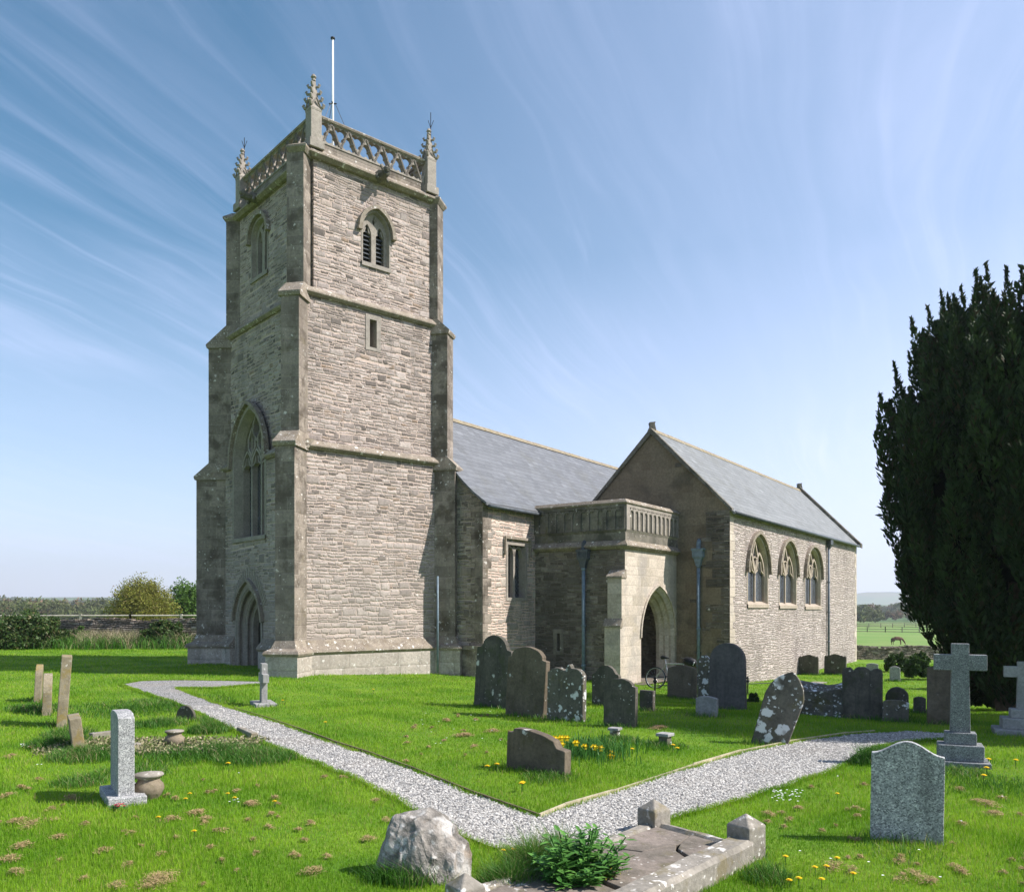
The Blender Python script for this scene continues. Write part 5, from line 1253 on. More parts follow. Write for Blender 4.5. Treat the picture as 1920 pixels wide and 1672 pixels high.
bkP = at(1258, 1200, 25.6); bz_ = float(zg(bkP.x, bkP.y)); bk = empty('bicycle', (bkP.x, bkP.y, bz_), R(-32)); tag(bk, 'silver framed bicycle leaning in the porch archway with a black bag on its handlebar', 'bicycle')
bk.rotation_euler.x = R(-7)
def ringp(c, r, n=28): return [Vector((c[0]+r*math.cos(2*PI*i/n), 0, c[2]+r*math.sin(2*PI*i/n))) for i in range(n)]
for c in ((-.52, 0, .34), (.54, 0, .34)):
    m = MB(); m.tube(ringp(c, .325), .018, 6, True); wh = m.build('wheel', M['rubber'], bk, True)
    m = MB(); m.tube(ringp(c, .300), .010, 5, True); m.build('rim', M['silver'], wh, True)
    m = MB()
    for k in range(14): a = 2*PI*k/14; m.tube([Vector(c), Vector((c[0]+.3*math.cos(a), 0, c[2]+.3*math.sin(a)))], .0022, 3)
    m.tube([(c[0], -.06, c[2]), (c[0], .06, c[2])], .018, 6); m.build('spokes', M['silver'], wh)
m = MB(); bbk = (-.08, 0, .30); st = (-.20, 0, .78); hd = (.36, 0, .80); hb = (.41, 0, .62); rw = (-.52, 0, .34); fw = (.54, 0, .34)
for a, b, r_ in ((bbk, st, .017), (st, hd, .018), (bbk, hb, .02), (hd, hb, .02)): m.tube([a, b], r_, 8)
for sy in (-.04, .04):
    m.tube([(bbk[0], sy*.6, bbk[2]), (rw[0], sy, rw[2])], .010, 6); m.tube([(st[0], sy*.4, st[2]-.04), (rw[0], sy, rw[2])], .009, 6); m.tube([(hb[0], sy, hb[2]), (fw[0]-.02, sy, .5), (fw[0], sy, fw[2])], .012, 6)
m.build('frame', M['silver'], bk)
m = MB(); m.tube([st, (-.235, 0, .95)], .014, 6); m.build('seat_post', M['silver'], bk)
m = MB(); m.tube([(-.37, 0, .97), (-.30, 0, .985), (-.20, 0, .97), (-.10, 0, .965)], [.05, .065, .035, .018], 8); m.build('saddle', M['rubber'], bk, True)
m = MB(); m.tube([hd, (.34, 0, .92), (.40, 0, .95)], .015, 6); m.tube([(.36, -.30, .97), (.40, -.1, .95), (.40, .1, .95), (.36, .30, .97)], .013, 6); m.build('handlebar', M['rubber'], bk)
m = MB(); m.tube([(bbk[0], -.07, .30), (bbk[0]+.01, -.07, .30)], .09, 16); m.tube([(bbk[0], -.09, .30), (bbk[0]+.12, -.09, .20)], .009, 5); m.tube([(bbk[0], .09, .30), (bbk[0]-.12, .09, .40)], .009, 5); m.build('crank', M['steel'], bk)
m = MB(); m.box((bbk[0]+.13, -.14, .19), (.09, .08, .02)); m.build('pedal', M['rubber'], bk)
m = MB(); m.box((bbk[0]-.13, .14, .41), (.09, .08, .02)); m.build('pedal', M['rubber'], bk)
bg_ = empty('handlebar_bag', bk.matrix_basis @ Vector((.56, 0, .80)), bk.rotation_euler.z); tag(bg_, 'black padded bag strapped to the bicycle handlebar', 'bag')
m = MB(); m.tube([(-.20, 0, .10), (-.13, 0, .10), (0, 0, .08), (.13, 0, .04), (.20, 0, .0)], [.06, .11, .13, .12, .06], 12); m.build('pouch', M['bag'], bg_, True)
m = MB(); m.tube([(.13, -.08, -.03), (.17, -.09, .06), (.16, -.02, .13), (.14, .06, .14)], .012, 6); m.build('reflective_trim', M['helmet_white'], bg_)

# ------------------------------------------------------------------ boundary walls and fences
def drystone(p0, p1_, h, label, base_drop=.4, t=.45):
    w = empty('boundary_wall', (p0[0], p0[1], 0)); tag(w, label, 'stone wall')
    a = Vector(p0); b = Vector(p1_); L = (b-a).length; n = int(L/.5); m = MB(); tx = (b-a).normalized(); s_ = Vector((-tx.y, tx.x))*t/2; vs = []
    for i in range(n+1):
        c = a.lerp(b, i/n); zb = float(zg(c.x, c.y)); zt2 = zb+h+.05*math.sin(i*.9)+random.uniform(-.03, .03)
        for e, z in ((-1, zb-base_drop), (-.85, zt2), (.85, zt2), (1, zb-base_drop)): vs.append((c.x-a.x+e*s_.x, c.y-a.y+e*s_.y, z))
    m.add(vs, [(i*4+j, i*4+j+1, i*4+j+5, i*4+j+4) for i in range(n) for j in range(3)]+[(0, 1, 2, 3), tuple(range(n*4+3, n*4-1, -1))])
    m.build('wall_face', M['drywall'], w, fix=True)
    m = MB()
    u = 0
    while u < L:
        l = random.uniform(.16, .40); c = a+tx*(u+l/2); zb = float(zg(c.x, c.y)); hh_ = random.uniform(.06, .15); i = u/.5
        m.box((c.x-a.x, c.y-a.y, zb+h+.05*math.sin(i*.9)+hh_*.35), (l*.95, t*random.uniform(.8, 1.1), hh_), math.atan2(tx.y, tx.x)+random.uniform(-.08, .08)); u += l
    m.build('cope_stones', M['drywall'], w); return w
drystone((-31, 42.0), (-14.2, 40.6), 1.22, 'dry stone boundary wall with rough cope stones left of the tower')
drystone((14, 46.5), (40, 44.5), .62, 'shaded stone boundary wall behind the laurel bushes on the right')
def fence(P, h, label, mat, nr=2, step=2.4, r=.05):
    f = empty('rail_fence', (P[0][0], P[0][1], 0)); tag(f, label, 'rail fence', 'post and rail fences'); o0 = Vector(P[0])
    for i in range(len(P)-1):
        a, b = Vector(P[i]), Vector(P[i+1]); L = (b-a).length; n = max(1, int(L/step)); zf = lambda c: float(zg(c.x, c.y))
        for k in range(n+1):
            c = a.lerp(b, k/n); m = MB(); m.box((c.x-o0.x, c.y-o0.y, zf(c)+h/2-.1), (r*2, r*2, h+.25)); m.build('post', mat, f)
        for q in range(nr):
            m = MB(); z = h*(1-q*.42)-.06
            for k in range(n):
                c, d = a.lerp(b, k/n), a.lerp(b, (k+1)/n); m.tube([(c.x-o0.x, c.y-o0.y, zf(c)+z), (d.x-o0.x, d.y-o0.y, zf(d)+z)], r*.85, 4)
            m.build('rail', mat, f)
def hrow(px, D): return ((px-CX)/FPX*D, D)
fence([(-40, 50), (-22, 48.5), (-13, 48)], 1.55, 'weathered pale rail fence behind the left boundary wall', M['fencewood'], 2, 2.6, .055)
fence([hrow(1560, 117), hrow(1790, 114)], 1.3, 'dark rail fence at the near side of the horse paddock', M['fencedark'], 2, 2.6, .06)
fence([hrow(1560, 238), hrow(1660, 232), hrow(1790, 222)], 1.6, 'dark rail fence along the far side of the paddock', M['fencedark'], 3, 4, .09)
fence([hrow(1560, 275), hrow(1760, 290)], 1.6, 'furthest rail fence beyond the paddock', M['fencedark'], 2, 5, .09)

# ------------------------------------------------------------------ leaves
def leaf_cloud(centers, size, n_per, spread, updown=.3, aspect=.5):
    """triangle leaves: centers (k,3), radii (k,3)"""
    k = len(centers); idx = np.repeat(np.arange(k), n_per); N_ = len(idx)
    d = rng.normal(size=(N_, 3)); d /= np.linalg.norm(d, axis=1)[:, None]; r = rng.random(N_)**.45
    P = centers[idx]+d*r[:, None]*spread[idx]
    a = rng.normal(size=(N_, 3)); a /= np.linalg.norm(a, axis=1)[:, None]; b = np.cross(a, rng.normal(size=(N_, 3))); b /= np.linalg.norm(b, axis=1)[:, None]
    s = size*rng.uniform(.6, 1.4, N_)[:, None]
    return P, a*s, b*s*aspect, idx
def leaf_mesh(name, P, a, b, mat, tint, parent=None):
    V = np.stack([P-a, P+b, P+a, P-b], 1).reshape(-1, 3); F = np.arange(len(V)).reshape(-1, 4)
    return mesh_np(name, V, F, mat, parent, cols=np.repeat(tint, 4, 0))
def tints(n, idx, k, c3=0):
    base = rng.random(k)[idx]; t = np.clip(base*.6+rng.random(n)*.5, 0, 1); return np.stack([t, (rng.random(n) < c3)*rng.random(n), t], 1)
def bushy(name, label, cat, c, rad, mat, leaf, n_cl, n_per, group=None, c3=0, trunk=True, flat=.0, fill=1):
    o = empty(name, c); tag(o, label, cat, group); rad = np.array(rad)
    d = rng.normal(size=(n_cl, 3)); d /= np.linalg.norm(d, axis=1)[:, None]; d[:, 2] = np.abs(d[:, 2])*1.6-.6; d[:, 2] = np.clip(d[:, 2], -.55, 1)
    r = rng.uniform(.35, 1, n_cl)**.6*rng.uniform(.8, 1.08, n_cl); cc = d*r[:, None]*rad+np.array([0, 0, rad[2]*.65])
    cc[:, 2] = np.maximum(cc[:, 2], .1)
    sp_ = np.repeat((rad*rng.uniform(.12, .26, (n_cl, 1))), 1, 0)
    P, a, b, idx = leaf_cloud(cc, leaf, n_per, sp_)
    leaf_mesh('crown' if trunk else 'foliage', P, a, b, mat, tints(len(P), idx, n_cl, c3), o)
    if trunk:
        m = MB(); H = rad[2]*1.0
        for k in range(9):
            j = rng.integers(n_cl); e = Vector(cc[j]); s0 = Vector((rng.uniform(-.1, .1)*rad[0], rng.uniform(-.1, .1)*rad[1], -.2)); mid = s0.lerp(e, .45)+Vector((0, 0, rad[2]*.1))
            m.tube([s0, mid, e], [.045*rad[2], .025*rad[2], .008*rad[2]], 6)
        m.build('trunk', M['bark'], o)
    return o
# trees left of the tower
c = G(266, 1170); c = Vector(((266-CX)/FPX*56, 56, 0)); c.z = float(zg(c.x, c.y)); bushy('spring_tree', 'rounded bush like tree with thin yellow green spring leaves behind the left wall', 'tree', c, (2.4, 2.2, (EYE+(1140-1078)/FPX*56-c.z)/1.62), M['spring'], .06, 420, 80, c3=.3)
c = Vector(((352-CX)/FPX*62, 62, 0)); c.z = float(zg(c.x, c.y)); bushy('green_tree', 'darker green tree half hidden behind the tower corner', 'tree', c, (2.4, 2.2, (EYE+(1140-1088)/FPX*62-c.z)/1.62), M['green_tree'], .09, 200, 110)
# shrubs along the left wall
def bush_px(px, yb, D, wpx, hpx, mat, leaf, label, name='shrub', cat='shrub', n_cl=90, n_per=90, c3=0, group=None):
    x = (px-CX)/FPX*D; z = float(zg(x, D)); return bushy(name, label, cat, Vector((x, D, z)), (wpx/2/FPX*D, wpx/2.6/FPX*D, hpx/FPX*D/1.5), mat, leaf, n_cl, n_per, trunk=False, c3=c3, group=group)
bush_px(52, 0, 38.5, 165, 62, M['bush'], .07, 'dark shaded bramble thicket at the far left', n_cl=140, n_per=110, c3=.3, name='bramble', cat='bramble')
bush_px(305, 0, 39.0, 88, 52, M['bush'], .06, 'ivy and bramble mound climbing the wall beside the tower', n_cl=110, n_per=100, c3=.25, name='ivy_bush', cat='ivy')
bush_px(150, 0, 40.3, 46, 34, M['green_tree'], .05, 'small green shrub growing against the left wall', n_cl=50, n_per=70)
bush_px(1722, 0, 33, 54, 46, M['bush'], .07, 'dark laurel bush in the shade near the pale headstone', n_cl=80, n_per=110, name='laurel_bush', cat='bush')
bush_px(1680, 0, 37, 50, 34, M['bush'], .06, 'low dark bush against the right boundary wall', n_cl=60, n_per=90, name='laurel_bush', cat='bush')
bush_px(1775, 0, 29, 60, 60, M['bush'], .08, 'dark bush under the edge of the yew', n_cl=80, n_per=110, name='laurel_bush', cat='bush')
bush_px(1412, 0, 20.3, 24, 20, M['bush'], .03, 'small white flowering plant beside the iron railing', n_cl=30, n_per=60, name='flowering_plant', cat='plant')

# far woods: one mass each side
def woods(name, label, pxs, Ds, hs, n, mat, leafs=.9):
    cs_ = []; rd = []
    for _ in range(n):
        px = rng.uniform(*pxs); D = math.exp(rng.uniform(math.log(Ds[0]), math.log(Ds[1]))); x = (px-CX)/FPX*D; h = rng.uniform(*hs); z = float(zg(x, D))
        for q in range(10): cs_.append((x+rng.normal()*h*.35, D+rng.normal()*h*.3, z+h*rng.uniform(.25, .9))); rd.append((h*.24, h*.24, h*.2))
    cs_ = np.array(cs_); rd = np.array(rd); P, a, b, idx = leaf_cloud(cs_, leafs, 46, rd); a *= (P[:, 1:2]/300); b *= (P[:, 1:2]/300)
    tr = idx//10; base = rng.random(n)[tr]; base3 = (rng.random(n) < .3)[tr]
    t = np.stack([np.clip(base*.8+rng.random(len(P))*.3, 0, 1), base3*rng.random(len(P)), base], 1)
    o = leaf_mesh(name, P, a, b, mat, t); tag(o, kind='stuff'); o['label'] = label; return o
woods('woodland', 'distant mixed woodland left of the tower', (-300, 430), (260, 1700), (6, 11), 620, M['wood_far'], .55)
woods('woodland', 'hazy trees beyond the paddock on the right', (1500, 1990), (330, 1600), (5, 10), 260, M['wood_far'], .5)

# ------------------------------------------------------------------ yew
yw = Vector(((1925-CX)/FPX*19.5, 19.5, 0)); yw.z = float(zg(yw.x, yw.y))
ty = empty('yew_tree', yw); tag(ty, 'huge dark fastigiate yew tree with many upright plumes at the right edge', 'tree')
def yrad(z):   # outline radius by height, read off the left profile
    return np.interp(z, [0, .8, 1.6, 2.4, 3.2, 4.2, 5.3, 6.6, 7.6, 8.6, 9.0, 9.5], [.9, 1.1, 1.6, 2.25, 2.45, 2.85, 3.0, 2.8, 2.45, 1.9, 1.4, .3])
Ps = []; Aa = []; Bb = []; Tt = []
npl = 1050
for i in range(npl):
    th = rng.uniform(0, 2*PI); z0 = rng.uniform(.9, 9.1); r0 = float(yrad(z0))*rng.uniform(.70, 1.0)
    r0 *= 1+.07*math.sin(th*5+z0*.9)+.05*math.sin(z0*3.1+th*2)
    if i < 60: z0 = rng.uniform(7.9, 8.9); r0 = float(yrad(z0))*rng.uniform(.1, 1.05)
    H = rng.uniform(.8, 1.6)*(1.25 if z0 > 7 else 1); R0 = rng.uniform(.12, .30); n = 230
    t = rng.random(n); a_ = rng.uniform(0, 2*PI, n); prf_ = np.sin(np.clip(t*1.02+.12, 0, 1)*PI)**.7*R0*rng.uniform(.7, 1.1, n)
    lx, ly = math.cos(th)*.22*t*H, math.sin(th)*.22*t*H
    P = np.stack([r0*math.cos(th)+lx+prf_*np.cos(a_), r0*math.sin(th)+ly+prf_*np.sin(a_), z0+(t-.45)*H], 1)
    out = np.stack([np.cos(a_)*.55, np.sin(a_)*.55, rng.uniform(.4, 1.2, n)], 1)+rng.normal(size=(n, 3))*.25; out /= np.linalg.norm(out, axis=1)[:, None]
    s = rng.uniform(.05, .12, n)[:, None]; sd = np.cross(out, rng.normal(size=(n, 3))); sd /= np.linalg.norm(sd, axis=1)[:, None]
    Ps.append(P); Aa.append(out*s); Bb.append(sd*s*.32); Tt.append(np.stack([np.clip(rng.random()*.7+rng.random(n)*.4, 0, 1), (rng.random(n) < .08)*1., np.zeros(n)], 1))
leaf_mesh('crown', np.concatenate(Ps), np.concatenate(Aa), np.concatenate(Bb), M['yew'], np.concatenate(Tt), ty)
# solid inner body, coloured near black for the shade inside the crown
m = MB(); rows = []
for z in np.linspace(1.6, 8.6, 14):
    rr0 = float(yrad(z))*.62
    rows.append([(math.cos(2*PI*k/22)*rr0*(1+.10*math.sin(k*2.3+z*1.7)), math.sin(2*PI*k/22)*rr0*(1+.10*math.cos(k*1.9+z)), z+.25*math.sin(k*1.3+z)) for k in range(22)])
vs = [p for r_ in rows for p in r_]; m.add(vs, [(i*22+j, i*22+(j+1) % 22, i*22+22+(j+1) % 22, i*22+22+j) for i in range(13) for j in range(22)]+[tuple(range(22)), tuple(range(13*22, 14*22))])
m.build('dark_core', simple('yew_interior', (.008, .011, .006), .95), ty)
m = MB()
for k in range(11):
    th = k*2*PI/11; b = Vector((math.cos(th)*.35, math.sin(th)*.35, -.3)); m.tube([b, b*1.6+Vector((0, 0, 1.3)), Vector((math.cos(th)*1.4, math.sin(th)*1.4, 3.0))], [.26, .2, .12], 7)
m.tube([(0, 0, -.3), (0, 0, 3)], [.6, .5], 10); m.build('trunk', M['bark'], ty)
y2 = empty('yew_tree', (13.6, 13.6, float(zg(13.6, 13.6))), 1.9); y2.scale = (.85, .85, 1.08); tag(y2, 'second dark yew standing just beyond the right edge', 'tree')
for q in [q for q in COL.objects if q.parent == ty]: c = q.copy(); COL.objects.link(c); c.parent = y2
bush_px(1880, 0, 21.0, 190, 150, M['yew'], .09, 'low dark yew growth round the foot of the big yew', n_cl=110, n_per=130, name='yew_shrub', cat='shrub')

# ------------------------------------------------------------------ horse (skin modifier over a posed skeleton)
hx = Vector(((1682-CX)/FPX*152, 152, 0)); hx.z = float(zg(hx.x, hx.y))
def skinned(name, verts, edges, rad, mat, parent=None, sub=2, root=0):
    me = bpy.data.meshes.new(name); me.from_pydata(verts, edges, []); me.materials.append(mat); o = bpy.data.objects.new(name, me); COL.objects.link(o); o.parent = parent
    sk = o.modifiers.new('skin', 'SKIN'); sk.use_smooth_shade = True; lay = me.skin_vertices[0].data
    for i, r_ in enumerate(rad): lay[i].radius = (r_, r_) if isinstance(r_, (int, float)) else r_
    lay[root].use_root = True; s_ = o.modifiers.new('sub', 'SUBSURF'); s_.levels = sub; s_.render_levels = sub; return o
hv = [(-.05, 0, 1.18), (.45, 0, 1.16), (-.55, 0, 1.22), (.75, 0, 1.15), (1.0, 0, .92), (1.22, 0, .62), (1.30, 0, .44), (1.42, 0, .20), (1.48, 0, .10)]
hr = [.33, .32, .31, .25, .18, .14, .13, .085, .06]; he = [(0, 1), (0, 2), (1, 3), (3, 4), (4, 5), (5, 6), (6, 7), (7, 8)]
def leg(att, pts, rs):
    p = att
    for q, r_ in zip(pts, rs): hv.append(q); hr.append(r_); he.append((p, len(hv)-1)); p = len(hv)-1
for sy, dx in ((-.17, 0), (.17, .18)):
    leg(1, [(.52+dx*.3, sy, .85), (.55+dx, sy, .50), (.53+dx, sy, .12), (.57+dx, sy, .03)], [.14, .075, .045, .06])
    leg(2, [(-.62-dx*.3, sy, .90), (-.52-dx, sy, .72), (-.75-dx, sy, .46), (-.70-dx, sy, .12), (-.66-dx, sy, .03)], [.20, .12, .07, .045, .06])
hv.append((-.84, 0, 1.20)); hr.append(.10); he.append((2, len(hv)-1))
for sy in (-.06, .06): hv.append((1.22, sy, .78)); hr.append(.03); he.append((5, len(hv)-1))
hb_ = skinned('horse', hv, he, hr, M['horse']); hb_.location = hx; hb_.rotation_euler.z = R(-8); hb_.scale = (1.0, 1.0, 1.0)
tag(hb_, 'brown horse grazing in the paddock beyond the churchyard', 'horse')
skinned('tail', [(-.88, 0, 1.18), (-1.0, 0, 1.0), (-1.0, 0, .6), (-.97, 0, .40)], [(0, 1), (1, 2), (2, 3)], [.07, .10, .09, .03], M['horse_dark'], hb_, 1)
skinned('mane', [(.72, 0, 1.38), (.95, 0, 1.15), (1.12, 0, .92), (1.22, 0, .76)], [(0, 1), (1, 2), (2, 3)], [.04, .06, .06, .04], M['horse_dark'], hb_, 1)

# ------------------------------------------------------------------ grass
chP = [(UV(*p).x, UV(*p).y) for p in ((-.2, -8), (NL, -8), (cu0+cL, cv0), (cu0, cv0), (cu0, pv), (pu0, pv), (pu0, 0), (-.1, 0))]
tP = [(q.x, q.y) for q in corners(ST[0], .15)]
AVn = np.array(AV)
def blades(name, label, x, y, h, w, mat, c3=.06, lean=.45, tint=None, seed_curve=True, zoff=0, hcap=None):
    n = len(x); z = zg(x, y)+zoff; th = rng.uniform(0, 2*PI, n); ln = rng.uniform(.1, lean, n)*h; a2 = rng.uniform(0, 2*PI, n)
    dx, dy = np.cos(th), np.sin(th); lx, ly = np.cos(a2)*ln, np.sin(a2)*ln
    b0 = np.stack([x-dx*w/2, y-dy*w/2, z-.01], 1); b1_ = np.stack([x+dx*w/2, y+dy*w/2, z-.01], 1)
    m0 = np.stack([x-dx*w*.35+lx*.35, y-dy*w*.35+ly*.35, z+h*.55], 1); m1 = np.stack([x+dx*w*.35+lx*.35, y+dy*w*.35+ly*.35, z+h*.55], 1)
    tp = np.stack([x+lx*1.25, y+ly*1.25, z+h*.95], 1)
    V = np.stack([b0, b1_, m1, m0, tp], 1).reshape(-1, 3); i = np.arange(n)*5
    F = np.concatenate([np.stack([i, i+1, i+2], 1), np.stack([i, i+2, i+3], 1), np.stack([i+3, i+2, i+4], 1)])
    from math import sin
    pn = .5+.25*np.sin(x*2.1+np.sin(y*1.3)*2)+.25*np.sin(y*2.9+x*.7+np.sin(x*3.1))
    pn = np.clip((pn-.5)*1.5+.5+.2*np.sin(x*7.3+np.sin(y*5.1)*2), 0, 1); t = np.clip(pn*.6+rng.random(n)*.45, 0, 1) if tint is None else tint; dry = (rng.random(n) < c3*(.4+1.4*pn))*rng.uniform(.3, 1, n)
    o = mesh_np(name, V, F, mat, cols=np.repeat(np.stack([t, dry, t], 1), 5, 0)); tag(o, kind='stuff'); return o
def keep(x, y, path=True):
    k = ~(in_poly(x, y, chP) | in_poly(x, y, tP) | in_poly(x, y, KPOLY))
    if path: k &= ~in_poly(x, y, PA)
    return k
n = 900000; D = np.exp(rng.uniform(np.log(3.6), np.log(42), n)); xx = np.where(rng.random(n) < .72, rng.uniform(-160, 2080, n), rng.uniform(-1300, 3200, n)); x = (xx-CX)/FPX*D; k = keep(x, D); x, y = x[k], D[k]; n = len(x)
h = rng.uniform(.022, .052, n)*(1+.4*np.sin(x*1.7+y)*np.sin(y*1.1))*(1+.01*y); w = .0042*(y/6)**.85
# turf creeping over the edges of the gravel
pq = np.array(PA); nb = 46000; ii = rng.integers(0, len(pq), nb); tt_ = rng.random(nb)[:, None]; eb = pq[ii]*(1-tt_)+pq[(ii+1) % len(pq)]*tt_+rng.normal(size=(nb, 2))*.028
kk_ = eb[:, 1] < 24; eb = eb[kk_]; hb2 = rng.uniform(.03, .075, len(eb)); x = np.concatenate([x, eb[:, 0]]); y = np.concatenate([y, eb[:, 1]]); h = np.concatenate([h, hb2]); w = np.concatenate([w, .0042*(eb[:, 1]/6)**.85])
blades('lawn_grass', 'short mown churchyard grass', x, y, h, w, M['grass'], c3=.10)
# long grass: round stone feet, by the wall, on the overgrown grave, by path edges
LX = []; LY = []; LH = []
def tuft(px, py, rad, n, hmax, rady=None):
    A = G(px, py); r = rng.random(n)**.6; a = rng.uniform(0, 2*PI, n); LX.append(A.x+np.cos(a)*r*rad); LY.append(A.y+np.sin(a)*r*(rady or rad)); LH.append(hmax*rng.uniform(.45, 1, n)*(1-.45*r))
for ax, ay, ar in AV:
    n = 55; a = rng.uniform(0, 2*PI, n); r = ar+rng.random(n)*.16; LX.append(ax+np.cos(a)*r); LY.append(ay+np.sin(a)*r); LH.append(rng.uniform(.06, .14, n))
for t in ((110, 1400, .45, 1500, .26), (160, 1420, .5, 1500, .24), (330, 1420, .7, 1200, .18), (480, 1425, .55, 1800, .26), (420, 1415, .6, 1400, .24), (300, 1360, .5, 900, .22), (395, 1372, .35, 900, .30),
          (250, 1330, 1.3, 2200, .16), (330, 1320, 1.2, 1600, .16), (420, 1350, .5, 800, .22), (250, 1450, .5, 700, .16), (150, 1470, .3, 500, .2), (130, 1380, .4, 800, .25),
          (1110, 1400, .5, 1100, .14), (1160, 1390, .4, 600, .15), (1030, 1460, .35, 700, .14), (1620, 1425, .5, 1600, .28), (1660, 1420, .4, 900, .24), (1240, 1400, .4, 500, .15),
          (770, 1650, .22, 900, .30), (720, 1650, .14, 500, .22), (1000, 1640, .20, 2200, .42), (1050, 1625, .16, 1300, .42), (960, 1665, .20, 1600, .30), (925, 1668, .14, 700, .22), (1120, 1608, .10, 500, .22), (1170, 1590, .08, 300, .14), (1440, 1650, .2, 500, .2), (1255, 1572, .09, 250, .13),
          (1470, 1410, .25, 300, .18), (70, 1330, .6, 900, .2), (1795, 1450, .35, 500, .14), (1690, 1600, .35, 300, .1), (1880, 1480, .8, 900, .14)): tuft(*t)
for _ in range(60):   # tall grass along the foot of the left wall
    px = rng.uniform(-60, 350); D = rng.uniform(37.5, 41); x0 = (px-CX)/FPX*D; n = 60; LX.append(x0+rng.normal(size=n)*.4); LY.append(D+rng.normal(size=n)*.3); LH.append(rng.uniform(.3, .8, n))
LX, LY, LH = map(np.concatenate, (LX, LY, LH)); k = ~(in_poly(LX, LY, PA) | in_poly(LX, LY, KPOLY))
k |= (LY < 7.0) & (LX > -.5) & (LX < .75) & ~in_poly(LX, LY, PA)
LX, LY, LH = LX[k], LY[k], LH[k]
blades('long_grass', 'rough longer grass', LX, LY, LH, .006*(LY/6)**.8, M['longgrass'], c3=.12, lean=.9)
# dry reeds on the bank before the wall
RX = []; RY = []; RH = []
for _ in range(130):
    px = rng.choice([rng.uniform(150, 255), rng.uniform(255, 350), rng.uniform(-20, 120)], p=[.7, .15, .15]); D = rng.uniform(38, 40.5); x0 = (px-CX)/FPX*D; n = 22; RX.append(x0+rng.normal(size=n)*.18); RY.append(D+rng.normal(size=n)*.15); RH.append(rng.uniform(.4, 1.0, n))
RX, RY, RH = map(np.concatenate, (RX, RY, RH)); blades('dry_reeds', 'dead straw coloured stems', RX, RY, RH, np.full(len(RX), .03), M['reed'], c3=.5, lean=.9)
# mown clippings left in small heaps
spots = [(80, 1385, 3, .25)]*0
px_cl = [(30, 1545, 22), (72, 1545, 20), (128, 1500, 18), (18, 1495, 14), (45, 1590, 22), (20, 1615, 20), (110, 1575, 16), (160, 1550, 10), (195, 1600, 14), (300, 1660, 45), (225, 1665, 18), (320, 1540, 14), (370, 1528, 20), (385, 1540, 14), (300, 1605, 8),
         (690, 1578, 14), (640, 1460, 6), (515, 1500, 10), (475, 1510, 18), (585, 1640, 22), (30, 1640, 16), (610, 1460, 8), (150, 1390, 10), (100, 1520, 10), (20, 1420, 10), (60, 1405, 12), (240, 1625, 10), (420, 1560, 8), (560, 1560, 8), (705, 1505, 8), (725, 1540, 8),
         (870, 1380, 18), (835, 1352, 10), (925, 1372, 14), (890, 1402, 8), (1240, 1366, 18), (1440, 1530, 12), (1500, 1520, 10), (1440, 1545, 8), (1605, 1520, 10), (1620, 1475, 8), (1745, 1517, 18), (1800, 1483, 10), (1850, 1510, 22), (1865, 1530, 18), (1560, 1625, 18), (1600, 1635, 12), (1690, 1618, 10), (1715, 1650, 26), (1745, 1658, 16), (1790, 1632, 14), (1805, 1640, 10),
         (1690, 1610, 8), (1810, 1550, 8), (1680, 1470, 6), (1540, 1560, 6), (550, 1605, 8), (760, 1430, 6), (330, 1500, 8), (465, 1540, 6), (260, 1590, 6), (1880, 1500, 8)]
for _ in range(40): px_cl.append((rng.uniform(-20, 620), rng.uniform(1460, 1672), rng.uniform(3, 9)))
for _ in range(28): px_cl.append((rng.uniform(1450, 1940), rng.uniform(1460, 1672), rng.uniform(3, 8)))
for _ in range(20): px_cl.append((rng.uniform(760, 960), rng.uniform(1340, 1430), rng.uniform(3, 6)))
CV = []; CF = []; CT = []; base = 0
Xs = []; Ys = []; Zs = []; Ls = []
for px, py, r in px_cl:
    A = G(px, py); rw_ = r/FPX*A.y; n = int(60+rw_*rw_*26000); n = min(n, 1100); q = rng.normal(size=(n, 2))*np.array([.55, .5])
    # break each heap into lobes
    lob = rng.normal(size=(4, 2))*.5; q = q*.6+lob[rng.integers(0, 4, n)]*.8
    xx = A.x+q[:, 0]*rw_; yy = A.y+q[:, 1]*rw_*1.3; hh = .035*np.exp(-(q**2).sum(1)*.6)*min(1, rw_/.05)+.018
    Xs.append(xx); Ys.append(yy); Zs.append(zg(xx, yy)+hh*rng.uniform(.5, 1.1, n)); Ls.append(np.full(n, 1.))
xx, yy, zz2 = map(np.concatenate, (Xs, Ys, Zs)); k = keep(xx, yy); xx, yy, zz2 = xx[k], yy[k], zz2[k]; n = len(xx)
th = rng.uniform(0, 2*PI, n); L = rng.uniform(.010, .026, n); d = np.stack([np.cos(th), np.sin(th), rng.normal(size=n)*.35], 1)*L[:, None]; s_ = np.stack([-np.sin(th), np.cos(th), rng.normal(size=n)*.3], 1)*(.0022*(yy/6)**.8)[:, None]
P = np.stack([xx, yy, zz2], 1); o = leaf_mesh('grass_clippings', P, d, s_, M['hay'], np.stack([rng.random(n), np.zeros(n), np.zeros(n)], 1)); tag(o, kind='stuff')

